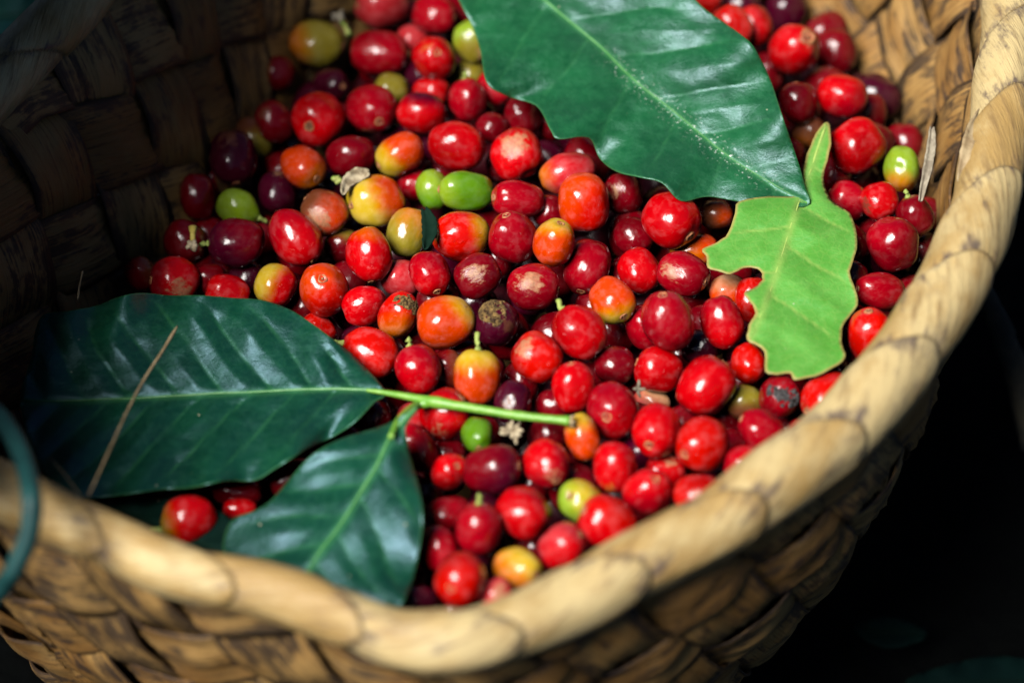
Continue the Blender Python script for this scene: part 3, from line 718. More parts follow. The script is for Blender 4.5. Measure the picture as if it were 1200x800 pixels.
 (680, 587, 54, 52, 60, 0.3, 'L', dict(b='Y', bd=(0.6, -0.2), bt=0.1, n=(-13, -8), w='yellow green')),
 (712, 612, 70, 60, 28, -0.2, 'S', dict(b='R', bd=(-0.5, 0.5), bt=0.1)),
 (759, 576, 60, 54, -15, 0, 'R', dict(n=(8, -16), b='C', bd=(0, 0.7), bt=0.2)),
 (721, 548, 63, 51, 82, 0, 'R', dict(c=(-9, 22, 0.2, 'T'))),
 (780, 552, 50, 40, 10, 0.6, 'R', dict(c=(6, -14, 0.4, 'K'))),
 (819, 582, 59, 54, 10, 0, 'S', dict(c=(1, 2, 0.32, 'K'), w='pale scarred red')),
 (682, 512, 57, 43, 78, 0, 'O', dict(b='Y', bd=(-0.2, -1), bt=0.65, w='orange topped')),
 (645, 508, 46, 44, 0, 0.9, 'D', dict()),
 (601, 472, 54, 46, 100, 0.5, 'P', dict(c=(-6, 4, 0.3, 'K'))),
 (521, 485, 61, 56, 80, 0.1, 'R', dict(n=(23, -19), c=(-3, 20, 0.25, 'K'))),
 (559, 509, 48, 39, 95, 0.2, 'G', dict(n=(2, 16), w='small unripe green')),
 (437, 489, 46, 42, 70, 0.7, 'D', dict(n=(-2, -1))),
 (487, 524, 62, 46, 52, 0.3, 'C', dict()),
 (484, 489, 40, 36, 0, 1, 'M', dict()),
 (400, 514, 54, 42, -15, 0.8, 'D', dict(b='R', bd=(0, 0.7), bt=0.3)),
 (345, 560, 62, 44, -30, 0.8, 'D', dict()),
 (278, 574, 62, 40, 5, 0.9, 'D', dict()),
 (281, 596, 42, 30, 0, 0.6, 'R', dict()),
 (221, 609, 68, 57, 5, -0.9, 'R', dict(b='V', bd=(-1, 0.3), bt=0.7, s=(-31, 10), w='brownish red green ended')),
 (648, 476, 44, 42, 0, 1, 'D', dict()),
 (820, 407, 44, 40, 0, 1, 'P', dict()),
 (800, 415, 44, 44, 0, 1.3, 'D', dict()),
 (690, 440, 44, 44, 0, 1.2, 'D', dict()),
]
def cherry_mesh(name, seed, sq=2.2, neck=0.0):
    nu, nv = 40, 28; V = []; F = []; rs = random.Random(seed * 13 + 5)
    dents = [(Vector((rs.uniform(-1, 1), rs.uniform(-1, 1), rs.uniform(-.6, .6))).normalized(), rs.uniform(0.03, 0.085), rs.uniform(0.25, 0.55)) for _ in range(1 + seed % 3)]
    for a in range(nv + 1):
        th = math.pi * a / nv
        for k in range(nu):
            ph = 2 * math.pi * k / nu
            s, c = math.sin(th), math.cos(th)
            r = 1.0 / ((abs(s) ** sq + abs(c) ** sq) ** (1 / sq))
            d = Vector((s * math.cos(ph), s * math.sin(ph), c))
            r *= 1 + 0.075 * mnoise.noise(d * 1.3 + Vector((seed * 3.1, 0, 0))) + 0.02 * mnoise.noise(d * 2.7 + Vector((0, seed * 5.1, 0)))
            r *= 1 - 0.05 * math.cos(2 * ph + seed) * s * s          # two seeds inside: slightly flattened
            dim = 0.055 * math.exp(-(th / 0.20) ** 2) + 0.04 * math.exp(-((math.pi - th) / 0.22) ** 2)
            for dd_, dr_, dw_ in dents: dim += dr_ * math.exp(-((d - dd_).length / dw_) ** 2)
            p = d * r * (1 - dim)
            if neck: f = max(0, -c) ** 2 * neck; p.x *= 1 - f; p.y *= 1 - f
            p.x *= 1 + 0.05 * c * (1 if seed % 2 else -0.6); p.y *= 1 + 0.05 * c * (1 if seed % 2 else -0.6)
            V.append(p)
    for a in range(nv):
        for k in range(nu):
            F.append((a * nu + k, (a + 1) * nu + k, (a + 1) * nu + (k + 1) % nu, a * nu + (k + 1) % nu))
    o = mesh_obj(name, V, F, M_CHERRY); me = o.data; bpy.data.objects.remove(o)
    bm = bmesh.new(); bm.from_mesh(me); bmesh.ops.remove_doubles(bm, verts=bm.verts, dist=1e-4); bmesh.ops.recalc_face_normals(bm, faces=bm.faces); bm.to_mesh(me); bm.free()
    return me
CM = [cherry_mesh('coffee_cherry', k, 2.08 + 0.06 * (k % 4)) for k in range(8)]
CM_BELL = cherry_mesh('coffee_cherry', 3, 2.1, 0.55)
def navel_mesh():
    V, F, I = [], [], []
    prof = [(0.235, -0.05, 0), (0.215, 0.020, 0), (0.185, 0.052, 0), (0.150, 0.040, 0), (0.125, 0.005, 1), (0.10, -0.02, 1), (0.075, 0.0, 1), (0.05, 0.04, 0), (0.0, 0.05, 0)]
    n = 18
    for r, z, _ in prof:
        for k in range(n):
            a = 2 * math.pi * k / n; j = 1 + 0.10 * math.sin(3 * a + r * 20) + 0.05 * math.sin(5 * a)
            V.append((r * j * math.cos(a), r * j * math.sin(a), z + 0.008 * math.sin(4 * a)))
    for q in range(len(prof) - 1):
        for k in range(n):
            F.append((q * n + k, q * n + (k + 1) % n, (q + 1) * n + (k + 1) % n, (q + 1) * n + k)); I.append(prof[q][2])
    o = mesh_obj('navel', V, F, [M_RING, M_PIT], mat_idx=I); me = o.data; bpy.data.objects.remove(o); return me
NAVEL = navel_mesh()
def stalk_mesh(L, seed):
    path = [Vector((0.05 * math.sin(seed + k), 0.06 * k * k / 9 * math.cos(seed), -0.93 - L * k / 5)) for k in range(6)]
    V, F = tube(path, [0.20, 0.13, 0.105, 0.10, 0.11, 0.13], 10, jitter=0.15)
    o = mesh_obj('stalk', V, F, M_STALK); me = o.data; bpy.data.objects.remove(o); return me
STALKS = {}
def crust_mesh(seed, size, mat):
    """a rough cap of dried or mouldy matter on the +Z end (unit fruit)"""
    V, F = [], []; nr, nn = 16, 40
    for a in range(nr + 1):
        f = a / nr
        for k in range(nn):
            ph = 2 * math.pi * k / nn
            th = size * f * (1 + 0.22 * mnoise.noise(Vector((math.cos(ph) * 1.5, math.sin(ph) * 1.5, seed)))) * 1.15
            d = Vector((math.sin(th) * math.cos(ph), math.sin(th) * math.sin(ph), math.cos(th)))
            lump = 0.10 * mnoise.noise(d * 6 + Vector((seed, 0, 0))) + 0.06 * mnoise.noise(d * 14 + Vector((seed, 3, 0)))
            V.append(d * (0.985 + (0.055 + lump) * (1 - f ** 4)))
    for a in range(nr):
        for k in range(nn): F.append((a * nn + k, (a + 1) * nn + k, (a + 1) * nn + (k + 1) % nn, a * nn + (k + 1) % nn))
    o = mesh_obj('crust', V, F, mat, smooth=False); me = o.data; bpy.data.objects.remove(o); return me

# depth of every fruit along its sight line: lie on the pile, then push apart until none cut into another
N = len(CH)
def leaf_depth(px, py, r):
    best = None
    for poly, bz in LEAF_PLANES:
        hit = any(inside(poly, px + dx * r * 0.75, py + dy * r * 0.75) for dx, dy in ((0, 0), (1, 0), (-1, 0), (0, 1), (0, -1)))
        if hit:
            t = (at_z(px, py, bz(px, py)) - CAM).dot(FWD)
            best = t if best is None else max(best, t)
    return best
def ell_r(c, dx, dy):
    a = R(c[4]); l = math.hypot(dx, dy) + 1e-9; ca = abs((dx * math.cos(a) + dy * math.sin(a)) / l); sa = math.sqrt(max(0, 1 - ca * ca))
    return 1 / math.sqrt((ca / (c[2] / 2)) ** 2 + (sa / (c[3] / 2)) ** 2)
M2PX = 1 / (K * 0.75)
T = []; TMIN = []
for c in CH:
    z = pile_z(c[0], c[1]); t = (at_z(c[0], c[1], z) - CAM).dot(FWD) + c[5] * 0.0085
    ld = leaf_depth(c[0], c[1], min(c[2], c[3]) / 2)
    rm = c[3] / 2 / M2PX
    tm = 0
    if ld is not None and c[5] > -0.5: tm = ld + rm * 0.85 + 0.001
    T.append(max(t, tm)); TMIN.append(tm)
T = np.array(T)
if True:
    order = [c[5] for c in CH]
    pairs = []
    for i in range(N):
        for j in range(i + 1, N):
            dx, dy = CH[j][0] - CH[i][0], CH[j][1] - CH[i][1]; dd = math.hypot(dx, dy)
            Rr = ell_r(CH[i], dx, dy) + ell_r(CH[j], dx, dy)
            if dd < Rr * 0.97:
                depthR = (CH[i][3] + CH[j][3]) / 2
                g = depthR * math.sqrt(1 - (dd / Rr) ** 2) * 0.95 / M2PX
                fi = T[i] + 0.004 * order[i] < T[j] + 0.004 * order[j] if abs(order[i] - order[j]) > 0.05 else T[i] < T[j]
                if abs(order[i] - order[j]) > 0.25: fi = order[i] < order[j]
                pairs.append((i, j, g, 1 if fi else -1))
    for it in range(300):
        for i, j, g, s in pairs:
            gap = (T[j] - T[i]) * s
            if gap < g:
                e = (g - gap) * 0.3
                T[i] -= s * e * 0.45; T[j] += s * e * 0.55
        for i in range(N):
            if T[i] < TMIN[i]: T[i] += (TMIN[i] - T[i]) * 0.5

def view_vec(x, y, zc):
    """x right, y down in the picture, zc towards the viewer -> world"""
    return RIGHT * x - UP * y - FWD * zc
LAND = [((441, 236), 'yellow orange cherry'), ((546, 224), 'bright green cherry'), ((680, 587), 'yellow green cherry'), ((559, 442), 'stalked yellow topped cherry'), ((582, 378), 'rotten crusted cherry'),
        ((914, 464), 'grey mouldy cherry'), ((667, 493), 'broken stem tip'), ((946, 243), 'large leaf tip'), ((865, 335), 'chewed leaf hole'), ((968, 146), 'chewed leaf stalk'), ((931, 58), 'bored open cherry'),
        ((1057, 198), 'green over orange cherry'), ((371, 51), 'plump olive cherry'), ((280, 244), 'lime green cherry'), ((490, 470), 'sprig fork'), ((520, 750), 'lowest dip of the rim'), ((606, 665), 'orange cherry by the rim'),
        ((555, 49), 'yellowish olive cherry'), ((559, 509), 'small unripe cherry'), ((323, 334), 'yellow flecked cherry'), ((940, 443), 'chewed leaf end'), ((536, 172), 'big smooth red cherry'), ((467, 352), 'brown capped cherry'),
        ((717, 352), 'yellow based orange cherry'), ((827, 453), 'largest bright red cherry'), ((605, 181), 'pale peeled cherry'), ((221, 609), 'cherry resting on the dark leaf')]
def rel(dx, dy):
    a = math.degrees(math.atan2(-dy, dx)) % 360
    return ['right of', 'above right of', 'above', 'above left of', 'left of', 'below left of', 'below', 'below right of'][int((a + 22.5) // 45) % 8]
used = set()
def make_label(c):
    o = c[7]; base = (o.get('w') or WORDS[c[6]]) + ' cherry'
    feat = ''
    if o.get('n') and 'navel' not in base and 'bored' not in base: feat = ' with navel showing'
    elif o.get('s') and 'stalk' not in base and 'stub' not in base: feat = ' with a stalk stub'
    elif c[5] >= 0.8: feat = ' half buried'
    ls = sorted([(math.hypot(c[0] - p[0], c[1] - p[1]), p, nme) for p, nme in LAND if math.hypot(c[0] - p[0], c[1] - p[1]) > 22])
    for i, k in ((0, 1), (0, 2), (1, 2), (0, 3), (1, 3), (0, 4)):
        _, p1, n1 = ls[i]; _, p2, n2 = ls[k]
        for ft in (feat, ''):
            s = f"{base}{ft} {rel(c[0] - p1[0], c[1] - p1[1])} {n1}, {rel(c[0] - p2[0], c[1] - p2[1])} {n2}"
            if len(s.split()) <= 16 and s not in used:
                used.add(s); return s
    return s

def put_cherry(c, t, label, group, q):
    px, py, wl, hs, ang, lay, colr, o = c
    pos = at_depth(px, py, t); sc = K * t
    a = wl / 2 * sc; b_ = hs / 2 * sc; rmean = (wl + hs) / 4
    end = o.get('n') or o.get('cp'); tail = o.get('s')
    if end:
        x, y = end[0] / (wl / 2), end[1] / (hs / 2) if abs(end[0]) > abs(end[1]) else end[1] / (wl / 2)
        l = math.hypot(x, y)
        if l > 0.97: x, y = x / l * 0.97, y / l * 0.97
        ax = view_vec(x, y, math.sqrt(max(0, 1 - x * x - y * y)))
    elif tail:
        l = math.hypot(*tail); ax = view_vec(-tail[0] / l, -tail[1] / l, random.uniform(-0.25, 0.1))
    else:
        sg = random.choice((-1, 1)); ax = view_vec(math.cos(R(ang)) * sg, math.sin(R(ang)) * sg, random.uniform(-0.1, 0.45))
    ax.normalize()
    # keep the traced outline: the fruit's own axis may point at the viewer, then it shows nearly round
    front = abs(ax.dot(FWD))
    zaxis = ax; yaxis = zaxis.cross(RIGHT if abs(zaxis.dot(RIGHT)) < 0.9 else UP).normalized(); xaxis = yaxis.cross(zaxis)
    rot = Matrix((xaxis, yaxis, zaxis)).transposed()
    if front > 0.75: b2 = (a * 0.5 + b_ * 0.5); a2 = a * 1.02
    else: b2, a2 = b_, a
    mesh = CM_BELL if 'bell' in o.get('w', '') else CM[q % len(CM)]
    ob = link(bpy.data.objects.new('coffee_cherry', mesh))
    # spin about the long axis for variety
    rot = rot @ Matrix.Rotation(random.uniform(0, 6.28), 3, 'Z')
    ob.matrix_world = Matrix.LocRotScale(pos, rot.to_quaternion(), Vector((b2, b2 * random.uniform(0.96, 1.02), a2)))
    rT = rot.transposed()
    def to_local(dx, dy):
        x, y = dx / (wl / 2 + hs / 2) * 2, dy / (wl / 2 + hs / 2) * 2; l = math.hypot(x, y)
        if l > 0.98: x, y = x / l * 0.98, y / l * 0.98
        return rT @ view_vec(x, y, math.sqrt(max(0, 1 - x * x - y * y)))
    A = COLS[colr]; jit = random.uniform(0.88, 1.1)
    ob['skin_a'] = tuple(float(min(0.8, v * jit)) for v in A)
    B = COLS[o['b']] if o.get('b') else tuple(0.55 * v for v in A)
    ob['skin_b'] = tuple(float(v) for v in B)
    bd = o.get('bd')
    if bd: l = math.hypot(*bd); v = rT @ view_vec(bd[0] / max(l, 1), bd[1] / max(l, 1), 0.15)
    else: v = Vector((random.uniform(-1, 1), random.uniform(-1, 1), random.uniform(-1, 1))).normalized()
    ob['blush_dir'] = tuple(float(x) for x in v)
    ob['blush_at'] = float(o.get('bt', 0.75 if not bd else 0.3))
    s = o.get('c')
    if s:
        ob['scar_dir'] = tuple(float(x) for x in to_local(s[0], s[1])); ob['scar_size'] = float(s[2]); ob['scar_tint'] = tuple(float(x) for x in COLS[s[3]])
    else:
        ob['scar_dir'] = (5.0, 5.0, 5.0); ob['scar_size'] = 0.0; ob['scar_tint'] = (0.4, 0.2, 0.1)
    tag(ob, label, 'coffee cherry', group)
    if o.get('n') or (not end and not tail and lay < 0.5 and q % 5 < 3):
        ch = link(bpy.data.objects.new('navel', NAVEL), ob); ch.location = (0, 0, 0.945)
        k = o.get('pit', 1.0) * 0.9; ch.scale = (k, k, k)
    if o.get('s'):
        key = (round(o.get('stl', 0.35), 2), q % 3)
        if key not in STALKS: STALKS[key] = stalk_mesh(*key)
        L = o.get('stl', 0.35)
        link(bpy.data.objects.new('stalk', stalk_mesh(0.62, 2) if L > 1 else STALKS[key]), ob)
    if o.get('cap'):
        me = crust_mesh(q, o.get('cps', 0.7), M_MOULD if o['cap'] == 'M' and 'mould' in o['w'] else M_CRUST)
        link(bpy.data.objects.new('crust', me), ob)
    return ob
PLACED = []
for q, c in enumerate(CH):
    put_cherry(c, T[q], make_label(c), 'coffee cherries heaped in the basket', q)
    p = at_depth(c[0], c[1], T[q]); PLACED.append((p, (c[2] + c[3]) / 4 * K * T[q], c[0], c[1], c[2], c[3], c[4], T[q]))

# cherries deeper in the gaps, skins darkened to stand in for shade
def covered(px, py, t):
    for _, _, x, y, wl, hs, an, tt in PLACED:
        if tt < t and abs(px - x) < wl and abs(py - y) < wl:
            a = R(an); u = ((px - x) * math.cos(a) + (py - y) * math.sin(a)) / (wl / 2); v = (-(px - x) * math.sin(a) + (py - y) * math.cos(a)) / (hs / 2)
            if u * u + v * v < 1: return True
    for poly, bz in LEAF_PLANES:
        if inside(poly, px, py): return True
    return False
REGION = [(150, 350), (195, 230), (250, 130), (300, 60), (350, 0), (400, -30), (880, -30), (960, 30), (1030, 90), (1085, 200), (1095, 300), (1050, 400), (980, 500), (900, 585), (800, 630), (700, 670), (620, 720), (480, 720), (300, 600), (320, 400)]
fill = []
tries = 0
while tries < 26000 and len(fill) < 140:
    tries += 1
    px = random.uniform(150, 1100); py = random.uniform(-30, 720)
    if not inside(REGION, px, py): continue
    t = (at_z(px, py, pile_z(px, py)) - CAM).dot(FWD) + (0.014 if tries < 9000 else 0.021 if tries < 17000 else 0.032) + random.uniform(0, 0.012)
    r = random.uniform(23, 29) * K * t
    p = at_depth(px, py, t)
    if any((p - e[0]).length < (r + e[1]) * 0.93 for e in PLACED): continue
    vis = 0
    for k in range(40):
        a = k * 2.4; rr = math.sqrt(k / 40) * 25
        if not covered(px + rr * math.cos(a), py + rr * math.sin(a), t): vis += 1
    if vis < (5 if tries < 9000 else 3): continue
    PLACED.append((p, r, px, py, 2 * r / (K * t), 2 * r / (K * t), 0, t)); fill.append((px, py, t, r))
for q, (px, py, t, r) in enumerate(fill):
    d = 2 * r / (K * t)
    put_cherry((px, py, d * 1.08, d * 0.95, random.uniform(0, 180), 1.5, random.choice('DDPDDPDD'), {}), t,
               'cherry coloured dark for shade, glimpsed deep in a gap beneath the upper cherries', 'cherries deep in the gaps', q + 3)
# the rest of the heap, below everything one can tell apart
b = NB('shade_tinted_cherry_skin'); oc = b.n('TexCoord').outputs['Object']
M_DEEP = b.out(Base_Color=b.mix(b.ramp(b.noise(oc, 60, 2), 0.4, 0.6), (0.05, 0.002, 0.006, 1), (0.018, 0.002, 0.006, 1)), Roughness=0.4)  # near-black skin stands in for the shade low in the heap
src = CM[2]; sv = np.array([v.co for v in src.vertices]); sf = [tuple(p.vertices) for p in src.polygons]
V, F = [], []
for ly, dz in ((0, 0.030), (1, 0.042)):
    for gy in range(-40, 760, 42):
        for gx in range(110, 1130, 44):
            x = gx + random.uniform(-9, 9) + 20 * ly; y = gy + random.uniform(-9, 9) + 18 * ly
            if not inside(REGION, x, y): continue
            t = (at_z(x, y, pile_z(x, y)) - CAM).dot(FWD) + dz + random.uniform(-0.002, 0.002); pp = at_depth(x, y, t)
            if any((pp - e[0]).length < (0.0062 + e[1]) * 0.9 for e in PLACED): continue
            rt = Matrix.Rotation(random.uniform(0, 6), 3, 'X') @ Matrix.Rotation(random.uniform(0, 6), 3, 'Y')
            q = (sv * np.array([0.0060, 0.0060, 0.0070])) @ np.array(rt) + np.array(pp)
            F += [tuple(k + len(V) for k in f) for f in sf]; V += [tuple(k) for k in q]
if V: tag(mesh_obj('cherries', V, F, M_DEEP), 'mass of cherries coloured dark for shade at the bottom of the heap', 'cherries', kind='stuff')
print('cherries', N, 'deep', len(fill))

# ------------------------------------------------------------------ small dry bits
def pz(px, py, lift=0.0): return at_z(px, py, pile_z(px, py) + lift)
def ribbon(name, pts, widths, mat, h, thick=0.0004, curl=0.0006, parent=None):
    """a flat dry sliver: pts in the photo, heights above the pile"""
    P = catmull([tuple(at_z(x, y, z)) for (x, y), z in zip(pts, h)], 6); n = len(P); V, F = [], []
    W = np.interp(np.linspace(0, 1, n), np.linspace(0, 1, len(widths)), widths)
    for i in range(n):
        t = P[min(i + 1, n - 1)] - P[max(i - 1, 0)]; t /= np.linalg.norm(t)
        s = np.cross(t, np.array(-FWD)); s /= np.linalg.norm(s); u = np.cross(s, t)
        for k in range(5):
            f = k / 4 - 0.5; V.append(P[i] + s * W[i] * f * (1 + 0.2 * mnoise.noise(Vector((i * 0.7, k, 1)))) + u * (curl * (4 * f * f) + 0.0004 * mnoise.noise(Vector((i * 0.5, k * 0.6, 4)))))
    for i in range(n - 1):
        for k in range(4): F.append((i * 5 + k, i * 5 + k + 1, (i + 1) * 5 + k + 1, (i + 1) * 5 + k))
    o = mesh_obj(name, V, F, mat); o.modifiers.new('thickness', 'SOLIDIFY').thickness = thick
    if parent is not None: child_local(o, parent)
    return o
def zl(pts, lift): return [pile_z(x, y) + lift for x, y in pts]

p = [(402, 228), (408, 214), (420, 205), (433, 203)]
tag(ribbon('dry_husk', p, [0.001, 0.0035, 0.004, 0.0012], M_DRY, zl(p, 0.009), curl=0.0012), 'pale dry husk curled against the yellow orange cherry', 'husk')
p = [(498, 246), (503, 260), (503, 275), (498, 292)]
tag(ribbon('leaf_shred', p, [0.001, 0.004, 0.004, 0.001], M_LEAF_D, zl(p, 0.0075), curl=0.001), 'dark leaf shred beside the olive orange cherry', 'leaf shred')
p = [(1092, 150), (1091, 172), (1086, 200), (1078, 236)]
tag(ribbon('dry_sliver', p, [0.0008, 0.0022, 0.0023, 0.0005], M_PALE, [-0.018, -0.020, -0.022, -0.026], curl=0.0009), 'pale grey sliver standing against the wall beside the green cherry', 'sliver')
p = [(1150, 128), (1139, 152), (1132, 180), (1124, 214)]
ribbon('loose_strand', p, [0.0006, 0.003, 0.0035, 0.0008], M_TWIG, [0.004, 0.006, 0.006, 0.002], parent=basket)
def burst(name, px, py, z, n, L, r, mat, spread=1.0, seed=1):
    rr = random.Random(seed); V, F = [], []; c = at_z(px, py, z)
    for k in range(n):
        a = 6.283 * k / n + rr.uniform(-0.3, 0.3)
        d = (RIGHT * math.cos(a) * spread + UP * math.sin(a) * spread - FWD * rr.uniform(0.3, 1.0)).normalized()
        l = L * rr.uniform(0.6, 1.1); m = c + d * l * 0.55 + Vector((rr.uniform(-1, 1), rr.uniform(-1, 1), 0)) * l * 0.15
        v2, f2 = tube([c - d * r, m, c + d * l], [r * 1.1, r, r * 0.45], 7, jitter=0.3)
        F += [tuple(x + len(V) for x in f) for f in f2]; V += v2
    return mesh_obj(name, V, F, mat)
o = burst('dry_flower', 397, 20, pile_z(397, 20) + 0.006, 5, 0.0026, 0.0008, M_PALE, seed=3); tag(o, 'tiny star shaped dry flower beside the plump olive cherry', 'dry flower')
pth = [at_z(399, 24, pile_z(399, 24) + 0.005), at_z(405, 32, pile_z(405, 32) + 0.005), at_z(409, 41, pile_z(409, 41) + 0.004)]
V, F = tube(pth, [0.0006, 0.0007, 0.0011], 8); mesh_obj('flower_stalk', V, F, M_STALK, o)
o = burst('dry_flower', 601, 505, pile_z(601, 503) + 0.003, 9, 0.0036, 0.0008, M_DRY, seed=5, spread=0.8); tag(o, 'tangled dry flower remains just below the green stem', 'dry flower')
o = burst('dry_stalk', 226, 287, pile_z(226, 287) + 0.008, 5, 0.0030, 0.0010, M_DRY, seed=8); tag(o, 'dry tan stalk bit between two dark cherries near the left wall', 'stalk')
pth = [at_z(226, 285, pile_z(226, 285) + 0.008), at_z(226, 274, pile_z(226, 274) + 0.009), at_z(226, 266, pile_z(226, 266) + 0.010)]
V, F = tube(pth, [0.0008, 0.0008, 0.0013], 8); mesh_obj('yellow_tip', V, F, plain_material('yellow_bud', (0.55, 0.45, 0.10), (0.42, 0.32, 0.06), 300), o)
o = burst('dry_stalk', 396, 211, pile_z(396, 211) + 0.006, 4, 0.0022, 0.0009, M_STALK, seed=9); tag(o, 'small greenish stalk crumb beside the pale husk', 'stalk')
o = burst('dry_crumb', 664, 375 + 80, pile_z(748, 455) - 0.001, 4, 0.0026, 0.0005, M_PALE, seed=12)
o.location = Vector(at_z(748, 455, pile_z(748, 455))) - Vector(at_z(664, 455, pile_z(748, 455))); tag(o, 'tiny pale crumb above the pale pink split cherry', 'crumb')

# twig over the left leaf
p = catmull([(208, 382), (190, 412), (168, 446), (148, 484), (127, 530), (104, 580)], 6)
zz = np.linspace(-0.020, -0.006, len(p))
V, F = tube([at_z(x, y, z) for (x, y), z in zip(p, zz)], np.interp(np.linspace(0, 1, len(p)), [0, 0.08, 0.3, 1], [0.0002, 0.00048, 0.00036, 0.00025]), 10, jitter=0.25)
tag(mesh_obj('dry_twig', V, F, M_TWIG), 'thin dry twig leaning across the left glossy leaf', 'twig')
p = [(58, 536), (76, 556), (96, 584)]
V, F = tube([at_z(x, y, z) for (x, y), z in zip(catmull(p, 5), np.linspace(-0.012, -0.002, 11))], 0.00022, 6)
tag(mesh_obj('dry_twig', V, F, M_TWIG), 'hair thin dry stem beside the front left rim', 'twig')
p = [(97, 318), (93, 336), (91, 352)]
V, F = tube([at_z(x, y, z) for (x, y), z in zip(catmull(p, 5), np.linspace(-0.026, -0.032, 11))], 0.0003, 6)
tag(mesh_obj('dry_twig', V, F, M_TWIG), 'short dry stem standing behind the left glossy leaf', 'twig')
# cord hanging over the rim at the left
p = catmull([(-60, 440), (-20, 470), (8, 500), (28, 540), (37, 585), (34, 625), (20, 660), (2, 690), (-30, 720)], 6)
zz = np.interp(np.linspace(0, 1, len(p)), [0, 0.2, 0.5, 0.8, 1], [0.006, 0.016, 0.030, 0.016, -0.005])
V, F = tube([at_z(x, y, z) for (x, y), z in zip(p, zz)], 0.0024, 12, jitter=0.05)
tag(mesh_obj('cord', V, F, M_CORD), 'loop of teal cord hanging over the left part of the rim', 'cord')

# beyond the basket: a stick and a few dark leaves on the ground
p = catmull([(1140, 310), (1158, 350), (1176, 392), (1192, 440), (1212, 520)], 5)
V, F = tube([at_z(x, y, z) for (x, y), z in zip(p, np.linspace(-0.06, -0.12, len(p)))], np.linspace(0.0022, 0.0042, len(p)), 10, jitter=0.35)
tag(mesh_obj('stick', V, F, M_BARK), 'rough brown stick leaning in the shade outside the basket', 'stick')
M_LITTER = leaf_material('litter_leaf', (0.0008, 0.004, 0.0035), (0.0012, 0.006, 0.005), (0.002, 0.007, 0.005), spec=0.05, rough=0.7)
M_GREEN = leaf_material('garden_leaf', (0.006, 0.05, 0.035), (0.012, 0.08, 0.055), (0.03, 0.10, 0.05))
for k, (ol, rb_, z, lb) in enumerate([
    ([(-160, 30), (-60, -20), (30, -45), (70, 20), (0, 80), (-90, 90)], [(-160, 35), (-50, 25), (68, 15)], -0.10, 'blurred blue green leaf outside the basket beyond the back left rim'),
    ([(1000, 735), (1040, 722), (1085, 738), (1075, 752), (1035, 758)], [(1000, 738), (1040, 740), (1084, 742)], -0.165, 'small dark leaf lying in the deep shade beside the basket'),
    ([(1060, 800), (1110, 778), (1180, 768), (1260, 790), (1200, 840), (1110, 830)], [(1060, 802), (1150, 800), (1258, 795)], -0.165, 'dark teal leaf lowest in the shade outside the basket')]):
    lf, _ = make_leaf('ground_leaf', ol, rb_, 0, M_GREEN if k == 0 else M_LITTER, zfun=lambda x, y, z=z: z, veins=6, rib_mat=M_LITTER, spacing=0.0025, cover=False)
    tag(lf, lb, 'leaf')

random.seed(21)
# added unseen branch, placed only to shade the basket's inner left wall
SHADE = [(-400, 620), (-430, 100), (-260, -160), (0, -360), (360, -360), (420, -110), (325, 0), (268, 90), (225, 170), (190, 250), (155, 340), (95, 420), (60, 620)]
M_SHADE_BRANCH = leaf_material('shade_branch_leaf', (0.004, 0.03, 0.012), (0.008, 0.05, 0.02), (0.04, 0.14, 0.05))
spots = [Vector(at_z(x_, y_, -0.02)) for x_ in range(-430, 380, 30) for y_ in range(-370, 620, 26) if inside(SHADE, x_, y_) and math.hypot(x_ - 45, y_ - 60) > 62]
chosen = []
random.Random(4).shuffle(spots)
for p_ in spots:
    if all((p_ - q_).length > 0.021 for q_ in chosen): chosen.append(p_)
chosen = sorted([p_ + SUN_DIR * (0.10 + random.uniform(-0.012, 0.012)) for p_ in chosen], key=lambda v: v.y)
print('branch leaves', len(chosen))
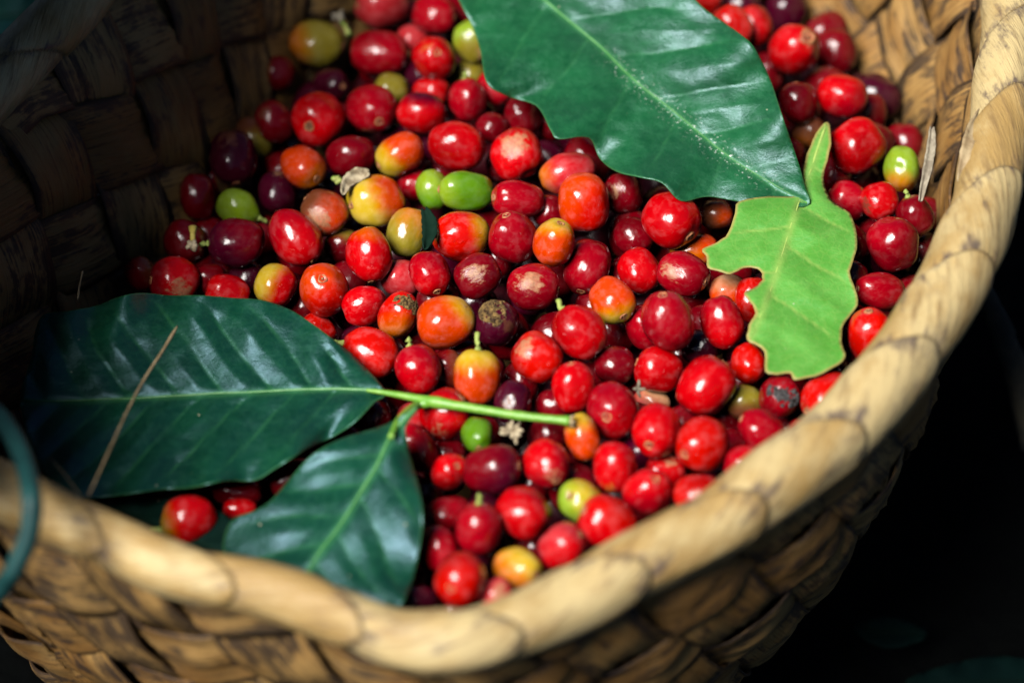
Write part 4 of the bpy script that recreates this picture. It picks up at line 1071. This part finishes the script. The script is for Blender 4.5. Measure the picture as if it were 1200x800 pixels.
if chosen:
    br = empty('added_shade_branch', chosen[0]); tag(br, 'added leafy branch, unseen, shading the inner left wall of the basket', 'branch')
    mid = [(chosen[0] + Vector((-0.03, -0.06, -0.01)))] + [sum(chosen[max(0, k - 2):k + 3], Vector()) / len(chosen[max(0, k - 2):k + 3]) + SUN_DIR * 0.012 for k in range(0, len(chosen), 3)] + [chosen[-1] + Vector((-0.02, 0.12, 0.06))]
    pth = catmull([tuple(m_) for m_ in mid], 6); V, F = tube(pth, np.linspace(0.002, 0.0045, len(pth)), 8, jitter=0.2)
    child_local(mesh_obj('stem', V, F, M_BARK), br)
    for k, c_ in enumerate(chosen):
        nrm = (SUN_DIR + Vector((random.uniform(-.25, .25), random.uniform(-.25, .25), 0))).normalized()
        ax_ = nrm.orthogonal().normalized(); ay_ = nrm.cross(ax_)
        L_, W_ = random.uniform(0.055, 0.072), random.uniform(0.030, 0.038); ok_ = False
        for tr_ in range(60):
            a_ = random.uniform(0, 6.28); lx = ax_ * math.cos(a_) + ay_ * math.sin(a_); ly = nrm.cross(lx)
            ends_ = [to_px(c_ + lx * (L_ * e_) + ly * (W_ * f_)) for e_ in (-.5, -.2, .2, .5) for f_ in (-.5, 0, .5)]
            if all(x_ < -30 or y_ < -30 for x_, y_ in ends_): ok_ = True; break
            c_ = c_ + SUN_DIR * 0.003
        if not ok_: continue
        V, F, LP, VE, RB_, ED = [], [], [], [], [], []
        for i in range(25):
            f_ = i / 24; hw = W_ * 0.5 * (math.sin(math.pi * f_ ** 0.85) ** 0.8) + 0.0004
            for j in range(11):
                g_ = (j - 5) / 5
                z_ = 0.18 * abs(g_) * hw - 0.02 * f_ * f_ + 0.0012 * math.sin(f_ * 40 + abs(g_) * 3) * abs(g_)
                V.append(c_ + lx * ((f_ - 0.5) * L_) + ly * (g_ * hw) + nrm * z_); LP.append((f_ * L_ * 100, g_ * hw * 100, k)); VE.append(0.0); RB_.append(math.exp(-(g_ * hw / 0.001) ** 2)); ED.append((1 - abs(g_)) * hw * 100)
        for i in range(24):
            for j in range(10): F.append((i * 11 + j, i * 11 + j + 1, (i + 1) * 11 + j + 1, (i + 1) * 11 + j))
        lo = mesh_obj('leaf', V, F, M_SHADE_BRANCH); set_vec(lo.data, 'lp', LP); set_attr(lo.data, 'vein', VE); set_attr(lo.data, 'rib', RB_); set_attr(lo.data, 'edge', ED)
        lo.modifiers.new('thickness', 'SOLIDIFY').thickness = 0.0003; child_local(lo, br)
